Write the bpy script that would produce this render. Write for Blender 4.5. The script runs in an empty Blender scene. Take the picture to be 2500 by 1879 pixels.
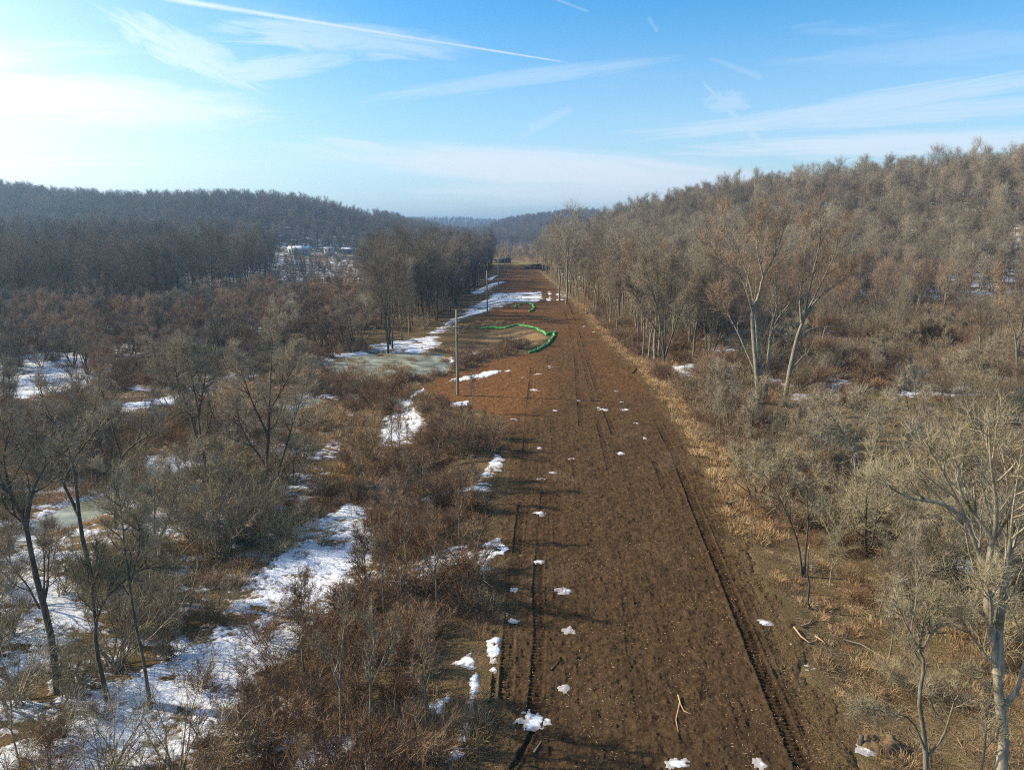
import bpy, math, random
import numpy as np
R = math.radians
sc = bpy.context.scene
# ------------------------------------------------------------------ camera, sky, sun, exposure
PITCH, CAMH, FPX = 12.4, 20.0, 1720.0
cd = bpy.data.cameras.new('camera'); cam = bpy.data.objects.new('camera', cd); sc.collection.objects.link(cam)
cam.location = (0, 0, CAMH); cam.rotation_euler = (R(90 - PITCH), 0, 0)
cd.sensor_width = 36; cd.lens = 36 * FPX / 2500; cd.clip_end = 9000; cd.clip_start = 0.3
sc.camera = cam
SUN_AZ, SUN_EL = -80.0, 29.0          # azimuth from +Y towards +X
sx, sy, sz = math.sin(R(SUN_AZ)) * math.cos(R(SUN_EL)), math.cos(R(SUN_AZ)) * math.cos(R(SUN_EL)), math.sin(R(SUN_EL))
sl = bpy.data.lights.new('sun', 'SUN'); so = bpy.data.objects.new('sun', sl); sc.collection.objects.link(so)
sl.energy = 5.0; sl.angle = R(0.5); sl.color = (1, 0.87, 0.65)
import mathutils
so.rotation_euler = mathutils.Vector((sx, sy, sz)).to_track_quat('Z', 'Y').to_euler()
sc.view_settings.view_transform = 'Standard'; sc.view_settings.look = 'None'
sc.view_settings.exposure = 0.6; sc.view_settings.gamma = 1
sc.cycles.max_bounces = 4; sc.cycles.diffuse_bounces = 2; sc.cycles.glossy_bounces = 1; sc.cycles.transmission_bounces = 1
sc.cycles.transparent_max_bounces = 4; sc.cycles.volume_bounces = 0
sc.cycles.use_denoising = False; sc.cycles.filter_width = 1.1; sc.cycles.sample_clamp_indirect = 3.0
SKY_STRENGTH = 0.095

def pixdir(px, py):
    r = (px - 1250) / FPX; u = (939.5 - py) / FPX
    c, s = math.cos(R(PITCH)), math.sin(R(PITCH))
    return np.array([r, c + u * s, -s + u * c])
def G(px, py, z=0.0):
    d = pixdir(px, py); t = (z - CAMH) / d[2]; return (t * d[0], t * d[1])
def PX(px, py, Y):
    d = pixdir(px, py) * (Y / pixdir(px, py)[1]); return np.array([d[0], Y, CAMH + d[2]])

class NT:
    def __init__(s, tree): s.t = tree; tree.nodes.clear()
    def n(s, typ, **k):
        nd = s.t.nodes.new(typ)
        for a, v in k.items():
            if a.startswith('i_'):
                key = a[2:]; key = int(key) if key.isdigit() else key.replace('_', ' ')
                nd.inputs[key].default_value = v
            else: setattr(nd, a, v)
        return nd
    def l(s, a, b): s.t.links.new(a, b)
    def val(s, x, sock):
        if hasattr(x, 'is_linked') or isinstance(x, bpy.types.NodeSocket): s.l(x, sock)
        else: sock.default_value = x
    def m(s, op, a, b=0.0, c=None, clamp=False):
        nd = s.t.nodes.new('ShaderNodeMath'); nd.operation = op; nd.use_clamp = clamp
        s.val(a, nd.inputs[0]); s.val(b, nd.inputs[1])
        if c is not None: s.val(c, nd.inputs[2])
        return nd.outputs[0]
    def ss(s, x, lo, hi):
        nd = s.t.nodes.new('ShaderNodeMapRange'); nd.interpolation_type = 'SMOOTHSTEP'
        s.val(x, nd.inputs[0]); nd.inputs[1].default_value = lo; nd.inputs[2].default_value = hi
        return nd.outputs[0]
    def mix(s, f, a, b):
        nd = s.t.nodes.new('ShaderNodeMix'); nd.data_type = 'RGBA'
        s.val(f, nd.inputs[0]); 
        for x, k in ((a, 6), (b, 7)):
            if isinstance(x, tuple): nd.inputs[k].default_value = (*x[:3], 1)
            else: s.l(x, nd.inputs[k])
        return nd.outputs[2]
    def noise(s, vec, scale, detail=3, rough=0.55, dist=0.0):
        nd = s.t.nodes.new('ShaderNodeTexNoise'); nd.inputs['Scale'].default_value = scale
        nd.inputs['Detail'].default_value = detail; nd.inputs['Roughness'].default_value = rough; nd.inputs['Distortion'].default_value = dist
        if vec is not None: s.l(vec, nd.inputs['Vector'])
        return nd.outputs[0]

# world: Nishita sky with thin cirrus and vapour trails in direction space
w = bpy.data.worlds.new('World'); sc.world = w; w.use_nodes = True
W = NT(w.node_tree)
out = W.n('ShaderNodeOutputWorld'); bg = W.n('ShaderNodeBackground'); bg.inputs[1].default_value = SKY_STRENGTH
W.l(bg.outputs[0], out.inputs[0])
sky = W.n('ShaderNodeTexSky', sky_type='NISHITA', sun_disc=False, sun_elevation=R(SUN_EL), sun_rotation=R(SUN_AZ),
          air_density=1.2, dust_density=0.7, ozone_density=4.0, altitude=200)
tc = W.n('ShaderNodeTexCoord'); D = tc.outputs['Generated']
hs = W.n('ShaderNodeHueSaturation'); hs.inputs['Saturation'].default_value = 1.12; hs.inputs['Value'].default_value = 1.25
tint = W.n('ShaderNodeVectorMath', operation='MULTIPLY'); tint.inputs[1].default_value = (0.66, 1.0, 1.14); W.l(sky.outputs[0], tint.inputs[0]); W.l(tint.outputs[0], hs.inputs['Color'])
sep = W.n('ShaderNodeSeparateXYZ'); W.l(D, sep.inputs[0]); dx, dy, dz = sep.outputs
# project directions on a high cloud deck
zz = W.m('MAXIMUM', dz, 0.02); zz = W.m('ADD', zz, 0.06)
cu = W.m('DIVIDE', dx, zz); cv = W.m('DIVIDE', dy, zz)
comb = W.n('ShaderNodeCombineXYZ'); W.l(cu, comb.inputs[0]); W.l(cv, comb.inputs[1])
mp = W.n('ShaderNodeMapping'); W.l(comb.outputs[0], mp.inputs[0])
mp.inputs['Rotation'].default_value = (0, 0, R(12)); mp.inputs['Scale'].default_value = (0.35, 1.2, 1)
n1 = W.noise(mp.outputs[0], 0.9, 6, 0.6, 0.8)
mp2 = W.n('ShaderNodeMapping'); W.l(comb.outputs[0], mp2.inputs[0])
mp2.inputs['Rotation'].default_value = (0, 0, R(-20)); mp2.inputs['Scale'].default_value = (0.5, 0.9, 1); mp2.inputs['Location'].default_value = (3.1, 1.7, 0)
n2 = W.noise(mp2.outputs[0], 0.6, 5, 0.55, 0.5)
cir = W.m('MULTIPLY', W.ss(n1, 0.5, 0.78), W.ss(n2, 0.42, 0.7))
# broad veil low over the horizon, thicker towards the sun
sdot = W.n('ShaderNodeVectorMath', operation='DOT_PRODUCT'); W.l(D, sdot.inputs[0]); sdot.inputs[1].default_value = (sx, sy, sz)
glow = W.ss(sdot.outputs['Value'], 0.28, 1.08)
low = W.ss(dz, 0.30, 0.02)
veil = W.m('MULTIPLY', low, W.m('ADD', 0.48, W.m('MULTIPLY', glow, 0.45)))
veil = W.m('ADD', veil, W.m('MULTIPLY', W.m('POWER', glow, 1.6), 0.75))
def blob(px, py, rx, ry, ang, amp, nz=0.6, freq=5.0):
    d0 = pixdir(px, py); d0 /= np.linalg.norm(d0)
    c, s = math.cos(R(PITCH)), math.sin(R(PITCH))
    X = np.array([1, 0, 0]); X = X - d0 * X.dot(d0); X /= np.linalg.norm(X); Y = np.cross(d0, X) * -1
    if Y[2] < 0: Y = -Y
    a = R(ang); U = X * math.cos(a) + Y * math.sin(a); V = -X * math.sin(a) + Y * math.cos(a)
    def dot(v):
        nd = W.n('ShaderNodeVectorMath', operation='DOT_PRODUCT'); W.l(D, nd.inputs[0]); nd.inputs[1].default_value = tuple(v); return nd.outputs['Value']
    u = W.m('DIVIDE', dot(U), rx / FPX); v = W.m('DIVIDE', dot(V), ry / FPX)
    cb = W.n('ShaderNodeCombineXYZ'); W.l(u, cb.inputs[0]); W.l(v, cb.inputs[1]); cb.inputs[2].default_value = px * .01
    nn = W.noise(cb.outputs[0], freq * .35, 6, 0.65, 1.2)
    r = W.m('ADD', W.m('POWER', W.m('ABSOLUTE', u), 2.0), W.m('POWER', W.m('ABSOLUTE', v), 2.0))
    r = W.m('ADD', r, W.m('MULTIPLY', W.m('SUBTRACT', nn, 0.5), nz * 3))
    f = W.m('MULTIPLY', W.ss(r, 1.0, 0.0), amp)
    return W.m('MULTIPLY', f, W.m('GREATER_THAN', dot(d0), 0.3))
cl = W.m('MULTIPLY', cir, 0.5)
for b in [(465, 130, 170, 46, -27, .3, .9), (840, 95, 300, 40, -5, .34, .8), (1000, 105, 180, 30, -8, .2), (700, 160, 200, 28, 8, .3),
          (1775, 248, 60, 26, 0, .2, .9), (2150, 250, 520, 26, 9, .28, .8), (2050, 290, 480, 26, 4, .28, .8), (1400, 420, 700, 60, -4, .45, .4), (1250, 195, 400, 22, 7, .22),
          (2200, 350, 500, 30, 2, .4), (1330, 300, 80, 12, 30, .12, .9), (900, 360, 160, 18, -8, .3), (300, 250, 350, 60, -5, .3), (1450, 470, 500, 40, 0, .35), (2300,120,350,30,6,.12)]:
    cl = W.m('MAXIMUM', cl, blob(*b))
def trail(p0, p1, w0, w1, amp):
    a = pixdir(*p0); b = pixdir(*p1); a /= np.linalg.norm(a); b /= np.linalg.norm(b)
    nrm = np.cross(a, b); L = math.acos(a.dot(b)); nrm /= np.linalg.norm(nrm); tng = np.cross(nrm, a)
    def dot(v):
        nd = W.n('ShaderNodeVectorMath', operation='DOT_PRODUCT'); W.l(D, nd.inputs[0]); nd.inputs[1].default_value = tuple(v); return nd.outputs['Value']
    t = W.m('DIVIDE', dot(tng), math.sin(L))
    wd = W.m('ADD', w0 / FPX, W.m('MULTIPLY', t, (w1 - w0) / FPX)); wd = W.m('MAXIMUM', wd, 0.4 / FPX)
    nn = W.noise(D, 130, 4, 0.7); nb = W.noise(D, 14, 3, 0.6)
    wd = W.m('MULTIPLY', wd, W.m('ADD', 0.55, W.m('MULTIPLY', nn, 0.9)))
    v = W.m('DIVIDE', W.m('ABSOLUTE', dot(nrm)), wd)
    f = W.m('MULTIPLY', W.ss(v, 1.3, 0.0), W.m('MULTIPLY', W.ss(t, -0.03, 0.06), W.ss(t, 1.0, 0.92)))
    f = W.m('MULTIPLY', f, W.m('ADD', .55, W.m('MULTIPLY', nb, .9)))
    return W.m('MULTIPLY', W.m('MULTIPLY', f, amp), W.m('GREATER_THAN', dot(a), 0.3))
for t in [((390, -6), (1410, 157), 7, 1.6, .5), ((1350, -4), (1440, 30), 4, 3, .14), ((1582, 42), (1606, 80), 5, 5, .12),
          ((1732, 142), (1865, 192), 5, 9, .12), ((1715, 200), (1880, 375), 3, 14, .2), ((1290, 315), (1400, 265), 14, 10, .12), ((1930, 68), (2040, 52), 5, 5, .08)]:
    cl = W.m('MAXIMUM', cl, trail(*t))
cl = W.m('ADD', cl, veil, clamp=True)
bright = W.m('ADD', 7.4, W.m('MULTIPLY', glow, 5.0))
wh = W.mix(glow, (0.88, 0.95, 1.04), (1.02, 0.985, 0.95))
vm = W.n('ShaderNodeVectorMath', operation='SCALE'); W.l(wh, vm.inputs[0]); W.l(bright, vm.inputs['Scale'])
fin = W.mix(cl, hs.outputs[0], vm.outputs[0])
W.l(fin, bg.inputs[0])
w.cycles.sampling_method = 'MANUAL'; w.cycles.sample_map_resolution = 256

# ------------------------------------------------------------------ helpers
def hash2(ix, iy, seed):
    h = (ix.astype(np.int64) * 374761393 + iy.astype(np.int64) * 668265263 + seed * 1442695041) & 0x7fffffff
    h = ((h ^ (h >> 13)) * 1274126177) & 0x7fffffff
    h = (h ^ (h >> 16)) & 0xffff
    return h / 65535.0
def vnoise(x, y, seed=0):
    ix = np.floor(x); iy = np.floor(y); fx = x - ix; fy = y - iy
    fx = fx * fx * (3 - 2 * fx); fy = fy * fy * (3 - 2 * fy)
    a = hash2(ix, iy, seed); b = hash2(ix + 1, iy, seed); c = hash2(ix, iy + 1, seed); d = hash2(ix + 1, iy + 1, seed)
    return (a * (1 - fx) + b * fx) * (1 - fy) + (c * (1 - fx) + d * fx) * fy
def fbm(x, y, o=4, seed=0, g=0.5):
    s = 0; a = 1; t = 0
    for k in range(o):
        s = s + a * vnoise(x * 2 ** k + 17.3 * k, y * 2 ** k - 9.1 * k, seed + k); t += a; a *= g
    return s / t - 0.5
def S(x): x = np.clip(x, 0, 1); return x * x * (3 - 2 * x)
def pdist(x, y, poly):
    """signed distance to polygon, positive inside"""
    x = np.asarray(x, float); y = np.asarray(y, float)
    d = np.full(x.shape, 1e9); ins = np.zeros(x.shape, bool); n = len(poly)
    for i in range(n):
        ax, ay = poly[i]; bx, by = poly[(i + 1) % n]
        ex, ey = bx - ax, by - ay; wx, wy = x - ax, y - ay
        t = np.clip((wx * ex + wy * ey) / (ex * ex + ey * ey + 1e-9), 0, 1)
        d = np.minimum(d, (wx - ex * t) ** 2 + (wy - ey * t) ** 2)
        c = ((ay > y) != (by > y)) & (x < (bx - ax) * (y - ay) / (by - ay + 1e-12) + ax)
        ins ^= c
    d = np.sqrt(d); return np.where(ins, d, -d)
def ldist(x, y, line):
    d = np.full(np.shape(x), 1e9); u = np.zeros(np.shape(x)); acc = 0
    for i in range(len(line) - 1):
        ax, ay = line[i]; bx, by = line[i + 1]
        ex, ey = bx - ax, by - ay; L = math.hypot(ex, ey); wx, wy = x - ax, y - ay
        t = np.clip((wx * ex + wy * ey) / (L * L + 1e-9), 0, 1)
        q = np.sqrt((wx - ex * t) ** 2 + (wy - ey * t) ** 2)
        u = np.where(q < d, acc + t * L, u); d = np.minimum(d, q); acc += L
    return d, u
def P(pts, z=0): return [G(a, b, z) for a, b in pts]

# swath outline in world metres
YS = [0, 23, 34, 44, 62, 74, 80, 88, 94, 100, 108, 116, 124, 133, 141, 150, 156, 162, 182, 197, 230, 300, 400, 430]
XL = [-1.0, -1.0, -0.8, -1.9, -1.0, -1.6, -6.5, -12.5, -11.5, -8, -4.5, 1.5, 4.8, 7.2, 7.0, 1.0, -5.5, -9.5, -5.0, 0.5, -3.5, -5.5, -7.5, -8]
YR = [0, 23, 27, 34, 44, 57, 78, 102, 130, 177, 203, 256, 361, 430]
XR = [13.2, 13.2, 13.3, 13.9, 15.2, 17.0, 18.2, 18.7, 17.5, 17.5, 16.5, 15.5, 12.5, 10]
def xl(y): return np.interp(y, YS, XL)
def xr(y): return np.interp(y, YR, XR)
POND = P([(800, 885), (870, 864), (985, 856), (1095, 862), (1110, 905), (1085, 935), (1000, 945), (900, 935), (840, 925), (800, 905)], -1.6)
POOL2 = P([(690, 1000), (740, 975), (770, 972), (770, 985), (730, 1005), (700, 1015)], -1.6)
CREEK = P([(90, 1262), (190, 1225), (300, 1192), (365, 1178), (362, 1208), (250, 1258), (150, 1290), (95, 1290)], -1.6)
STRIP = P([(-40, 1065), (100, 1040), (250, 1008), (440, 962)], -1.5)
HRX, HRY = [-30, 18, 40, 60, 112, 200, 270, 500, 900], [0, 0, 6, 12, 26, 34, 38, 38, 36]
HLX, HLY = [-1500, -900, -509, -400, -264, -205, -163, -118, -95, -60, 0, 40], [48, 48, 43, 36, 36, 31, 22, 14, 9, 3, 0, 0]
def H(x, y):
    x = np.asarray(x, float); y = np.asarray(y, float)
    dl = np.maximum(xl(y) - x, 0)
    z = -1.5 * S((dl - 0.3) / 9.0)
    corr = S(1 - np.abs(y - 190) / 40) * S((14 - x) / 8)
    z = z - 0.35 * S((x - xr(y)) / 4.0)
    bumps = fbm(x * .09, y * .09, 4, 5) * 0.9 + fbm(x * .6, y * .6, 3, 9) * 0.18
    off = np.clip(np.maximum(dl, x - xr(y)) / 4.0, 0, 1)
    z = z + bumps * off * np.where(x < 0, .55, 1.0)
    for poly in (POND, POOL2, CREEK):
        x0 = min(p[0] for p in poly) - 6; x1 = max(p[0] for p in poly) + 6; y0 = min(p[1] for p in poly) - 6; y1 = max(p[1] for p in poly) + 6
        if (x.size == 1): m = np.array([(x0 < x) & (x < x1) & (y0 < y) & (y < y1)]).reshape(x.shape)
        else: m = (x0 < x) & (x < x1) & (y0 < y) & (y < y1)
        if not np.any(m): continue
        if x.shape == (): 
            d = pdist(x, y, poly); k = S((d + 1.2) / 2.4 + fbm(x * .35, y * .35, 3, 31) * 1.6); z = z * (1 - k) + (-1.95) * k
        else:
            xm, ym = x[m], y[m]; d = pdist(xm, ym, poly); k = S((d + 1.2) / 2.4 + fbm(xm * .35, ym * .35, 3, 31) * 1.6); z[m] = z[m] * (1 - k) - 1.95 * k
    Y0 = np.interp(x, [18, 30, 60, 100, 150, 200, 300], [330, 285, 225, 205, 195, 165, 130])
    z = z + np.interp(x, HRX, HRY) * S((y - Y0) / 165) * S((1150 - y) / 500)
    z = z + 1.3 * S((x - 20) / 10) * S((y - 185) / 60)
    z = z + np.interp(x, HLX, HLY) * S((y - 440 - 0.1 * (x + 264) * (x < -264)) / 270) * S((1500 - y) / 500)
    z = z + 6 * S((-80 - x) / 120) * S((y - 220) / 120)
    z = z - 4.5 * S(1.3 - np.hypot((x + 150) / 75, (y - 535) / 70))
    z = z + (fbm(x * .012, y * .012, 4, 77) * 12) * S((y - 380) / 300) * S((np.abs(x - 5) - 30) / 60)
    z = z + np.interp(x, [-400, -120, -52, -10, 61, 130, 400], [0, 0, 14, 30, 38, 44, 50]) * S((y - 950) / 550) * S((2600 - y) / 700)
    z = z + (42 + fbm(x * .002, y * .002, 3, 8) * 22) * S((y - 1900) / 700)
    back = S((-y - 5) / 60)
    return z * (1 - back)
def h1(x, y): return float(H(np.array([x]), np.array([y]))[0])

class Geo:
    def __init__(s): s.v = []; s.n = 0; s.f3 = []; s.f4 = []; s.fn = []; s.m3 = []; s.m4 = []
    def add(s, v, f3=None, f4=None, mat=0):
        v = np.asarray(v, float).reshape(-1, 3); b = s.n; s.v.append(v); s.n += len(v)
        if f3 is not None and len(f3): f = np.asarray(f3, np.int64) + b; s.f3.append(f); s.m3.append(np.full(len(f), mat))
        if f4 is not None and len(f4): f = np.asarray(f4, np.int64) + b; s.f4.append(f); s.m4.append(np.full(len(f), mat))
        return s
    def box(s, c, size, rz=0, mat=0, taper=1.0):
        x, y, z = [k / 2 for k in size]
        v = np.array([[-x, -y, -z], [x, -y, -z], [x, y, -z], [-x, y, -z], [-x * taper, -y * taper, z], [x * taper, -y * taper, z], [x * taper, y * taper, z], [-x * taper, y * taper, z]])
        cs, sn = math.cos(rz), math.sin(rz); v = np.stack([v[:, 0] * cs - v[:, 1] * sn, v[:, 0] * sn + v[:, 1] * cs, v[:, 2]], 1) + np.array(c)
        return s.add(v, f4=[(0, 3, 2, 1), (4, 5, 6, 7), (0, 1, 5, 4), (1, 2, 6, 5), (2, 3, 7, 6), (3, 0, 4, 7)], mat=mat)
    def tube(s, pts, rad, k=6, cap=True, mat=0):
        pts = np.asarray(pts, float); rad = np.asarray(rad, float); n = len(pts)
        t = np.gradient(pts, axis=0); t /= np.linalg.norm(t, axis=1)[:, None] + 1e-9
        ref = np.array([0, 0, 1.0]) if abs(t[0][2]) < 0.8 else np.array([1.0, 0, 0])
        a = np.cross(t, ref); a /= np.linalg.norm(a, axis=1)[:, None] + 1e-9; b = np.cross(t, a)
        an = np.arange(k) * 2 * math.pi / k
        v = pts[:, None, :] + rad[:, None, None] * (np.cos(an)[None, :, None] * a[:, None, :] + np.sin(an)[None, :, None] * b[:, None, :])
        i = np.arange(n - 1)[:, None] * k; j = np.arange(k)[None, :]; j2 = (j + 1) % k
        f = np.stack([i + j, i + j2, i + k + j2, i + k + j], -1).reshape(-1, 4)
        s.add(v, f4=f, mat=mat)
        if cap and k > 3:
            b0 = s.n; s.v.append(pts[[-1]]); s.n += 1
            last = b0 - k; s.f3.append(np.array([(last + q, last + (q + 1) % k, b0) for q in range(k)])); s.m3.append(np.full(k, mat))
        return s
    def mesh(s, name, mats=(), smooth=False):
        me = bpy.data.meshes.new(name)
        v = np.concatenate(s.v) if s.v else np.zeros((0, 3))
        f3 = np.concatenate(s.f3) if s.f3 else np.zeros((0, 3), int); f4 = np.concatenate(s.f4) if s.f4 else np.zeros((0, 4), int)
        me.vertices.add(len(v)); me.vertices.foreach_set('co', v.astype(np.float32).ravel())
        loops = np.concatenate([f3.ravel(), f4.ravel()]).astype(np.int32)
        me.loops.add(len(loops)); me.loops.foreach_set('vertex_index', loops)
        me.polygons.add(len(f3) + len(f4))
        st = np.concatenate([np.arange(len(f3)) * 3, len(f3) * 3 + np.arange(len(f4)) * 4]).astype(np.int32)
        me.polygons.foreach_set('loop_start', st)
        mi = np.concatenate([*(s.m3 or [np.zeros(0)]), *(s.m4 or [np.zeros(0)])]).astype(np.int32)
        me.polygons.foreach_set('material_index', mi)
        if smooth: me.polygons.foreach_set('use_smooth', np.ones(len(mi), bool))
        for m in mats: me.materials.append(m)
        me.update(calc_edges=True); return me
def link(name, me, parent=None, loc=(0, 0, 0), **props):
    o = bpy.data.objects.new(name, me); sc.collection.objects.link(o); o.location = loc; o.parent = parent
    for k, v in props.items():
        if v is not None: o[k] = v
    return o
def thing(name, label, category, loc=(0, 0, 0), rz=0, group=None, scale=1.0):
    o = link(name, None, None, loc, label=label, category=category, group=group); o.rotation_euler = (0, 0, rz); o.scale = (scale,) * 3
    return o

# ------------------------------------------------------------------ materials
def mat(name):
    m = bpy.data.materials.new(name); m.use_nodes = True; N = NT(m.node_tree)
    o = N.n('ShaderNodeOutputMaterial'); return m, N, o
def simple(name, c1, c2, scale=3.0, rough=0.85, bump=0.0, coord='Object', spec=0.3, stretch=None):
    m, N, o = mat(name); t = N.n('ShaderNodeTexCoord'); v = t.outputs[coord]
    if stretch:
        mp = N.n('ShaderNodeMapping'); mp.inputs['Scale'].default_value = stretch; N.l(v, mp.inputs[0]); v = mp.outputs[0]
    n = N.noise(v, scale, 5, 0.65); col = N.mix(N.ss(n, 0.3, 0.7), c1, c2)
    b = N.n('ShaderNodeBsdfPrincipled'); N.l(col, b.inputs['Base Color']); b.inputs['Roughness'].default_value = rough
    b.inputs['Specular IOR Level'].default_value = spec
    if bump:
        bp = N.n('ShaderNodeBump'); bp.inputs['Strength'].default_value = bump; bp.inputs['Distance'].default_value = 0.05; N.l(n, bp.inputs['Height']); N.l(bp.outputs[0], b.inputs['Normal'])
    N.l(b.outputs[0], o.inputs[0]); return m
def twigmat(name, cols, lo=0.75, hi=1.25):
    """thin-branch bark: colour differs from plant to plant and a little along the twigs"""
    m, N, o = mat(name); oi = N.n('ShaderNodeObjectInfo'); r = oi.outputs['Random']
    ramp = N.n('ShaderNodeValToRGB'); N.l(r, ramp.inputs[0]); el = ramp.color_ramp.elements
    el[0].position = 0; el[0].color = (*cols[0], 1); el[1].position = 1; el[1].color = (*cols[-1], 1)
    for i in range(1, len(cols) - 1): e = el.new(i / (len(cols) - 1)); e.color = (*cols[i], 1)
    t = N.n('ShaderNodeTexCoord'); n = N.noise(t.outputs['Object'], 1.3, 2)
    r2 = N.m('FRACT', N.m('MULTIPLY', r, 37.7))
    k = N.m('MULTIPLY', N.m('ADD', lo, N.m('MULTIPLY', r2, hi - lo)), N.m('ADD', 0.65, N.m('MULTIPLY', n, 0.7)))
    vm = N.n('ShaderNodeVectorMath', operation='SCALE'); N.l(ramp.outputs[0], vm.inputs[0]); N.l(k, vm.inputs['Scale'])
    d = N.n('ShaderNodeBsdfDiffuse'); N.l(vm.outputs[0], d.inputs[0]); N.l(d.outputs[0], o.inputs[0]); return m
def barkmat(name, c1, c2, moss=None):
    m, N, o = mat(name); t = N.n('ShaderNodeTexCoord')
    mp = N.n('ShaderNodeMapping'); mp.inputs['Scale'].default_value = (1, 1, 0.3); N.l(t.outputs['Object'], mp.inputs[0])
    n = N.noise(mp.outputs[0], 7, 6, 0.7); n2 = N.noise(t.outputs['Object'], 1.1, 4, 0.6)
    col = N.mix(N.ss(n, 0.35, 0.65), c1, c2)
    if moss: col = N.mix(N.ss(n2, 0.56, 0.66), col, moss)
    oi = N.n('ShaderNodeObjectInfo'); k = N.m('ADD', 0.8, N.m('MULTIPLY', oi.outputs['Random'], 0.4))
    vm = N.n('ShaderNodeVectorMath', operation='SCALE'); N.l(col, vm.inputs[0]); N.l(k, vm.inputs['Scale'])
    b = N.n('ShaderNodeBsdfPrincipled'); N.l(vm.outputs[0], b.inputs['Base Color']); b.inputs['Roughness'].default_value = 0.9; b.inputs['Specular IOR Level'].default_value = 0.15
    bp = N.n('ShaderNodeBump'); bp.inputs['Strength'].default_value = 0.6; bp.inputs['Distance'].default_value = 0.03; N.l(n, bp.inputs['Height']); N.l(bp.outputs[0], b.inputs['Normal'])
    N.l(b.outputs[0], o.inputs[0]); return m
M = {}
M['bark'] = barkmat('grey_bark', (0.14, 0.115, 0.08), (0.33, 0.285, 0.21), (0.17, 0.17, 0.075))
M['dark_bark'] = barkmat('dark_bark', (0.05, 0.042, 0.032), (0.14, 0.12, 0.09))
M['pale_bark'] = barkmat('pale_bark', (0.25, 0.205, 0.14), (0.50, 0.43, 0.32), (0.14, 0.15, 0.05))
M['twig_grey'] = twigmat('grey_twigs', [(0.26, 0.21, 0.145), (0.37, 0.32, 0.22), (0.29, 0.225, 0.16), (0.35, 0.29, 0.20)])
M['twig_brown'] = twigmat('shaded_brown_twigs', [(0.16, 0.135, 0.10), (0.26, 0.21, 0.15), (0.20, 0.155, 0.11)])  # darker brown, mainly for left trees: their backlit shade is painted into the colour
M['twig_red'] = twigmat('red_brown_twigs', [(0.31, 0.20, 0.125), (0.38, 0.26, 0.165), (0.35, 0.265, 0.18)])
M['twig_pale'] = twigmat('pale_twigs', [(0.32, 0.27, 0.17), (0.39, 0.33, 0.21)], 0.9, 1.1)
M['shrub_red'] = twigmat('red_brown_stems', [(0.20, 0.12, 0.07), (0.27, 0.165, 0.095), (0.16, 0.09, 0.055), (0.32, 0.23, 0.145), (0.24, 0.14, 0.08)])
M['shrub_grey'] = twigmat('grey_olive_stems', [(0.25, 0.205, 0.12), (0.33, 0.275, 0.165), (0.27, 0.20, 0.125), (0.36, 0.30, 0.19)])
M['grass'] = twigmat('dry_grass_blades', [(0.42, 0.28, 0.14), (0.50, 0.36, 0.20), (0.36, 0.21, 0.11)])

def ground_mat():
    m, N, o = mat('winter_ground'); g = N.n('ShaderNodeNewGeometry'); p = g.outputs['Position']
    a = N.n('ShaderNodeAttribute', attribute_name='tan'); gr = N.n('ShaderNodeAttribute', attribute_name='green')
    nA = N.noise(p, 0.12, 5, 0.6); nB = N.noise(p, 1.7, 6, 0.7); nC = N.noise(p, 14, 4, 0.75)
    nF = N.noise(p, 38, 4, 0.8); litter = N.mix(N.ss(N.m('ADD', N.m('MULTIPLY', nC, .45), N.m('MULTIPLY', nF, .55)), 0.40, 0.60), (0.048, 0.034, 0.018), (0.27, 0.185, 0.095)); litter = N.mix(N.m('MULTIPLY', N.ss(N.noise(p, .7, 4, .6), .5, .68), .5), litter, (0.11, 0.105, 0.035))
    straw = N.mix(N.ss(nC, 0.3, 0.65), (0.17, 0.10, 0.05), (0.40, 0.27, 0.14))
    k = N.m('ADD', N.m('MULTIPLY', N.m('SUBTRACT', nB, 0.5), 1.6), a.outputs['Fac'], clamp=True)
    col = N.mix(N.ss(k, 0.25, 0.75), litter, straw)
    col = N.mix(N.m('MULTIPLY', N.ss(nA, 0.5, 0.7), 0.35), col, (0.10, 0.055, 0.035))
    col = N.mix(gr.outputs['Fac'], col, N.mix(N.ss(nB, 0.3, 0.7), (0.16, 0.18, 0.05), (0.30, 0.24, 0.09)))
    b = N.n('ShaderNodeBsdfDiffuse'); N.l(col, b.inputs[0])
    bp = N.n('ShaderNodeBump'); bp.inputs['Strength'].default_value = 1.0; bp.inputs['Distance'].default_value = 0.12
    N.l(N.m('ADD', nB, N.m('MULTIPLY', nC, 0.5)), bp.inputs['Height']); N.l(bp.outputs[0], b.inputs['Normal'])
    N.l(b.outputs[0], o.inputs[0]); return m
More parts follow.
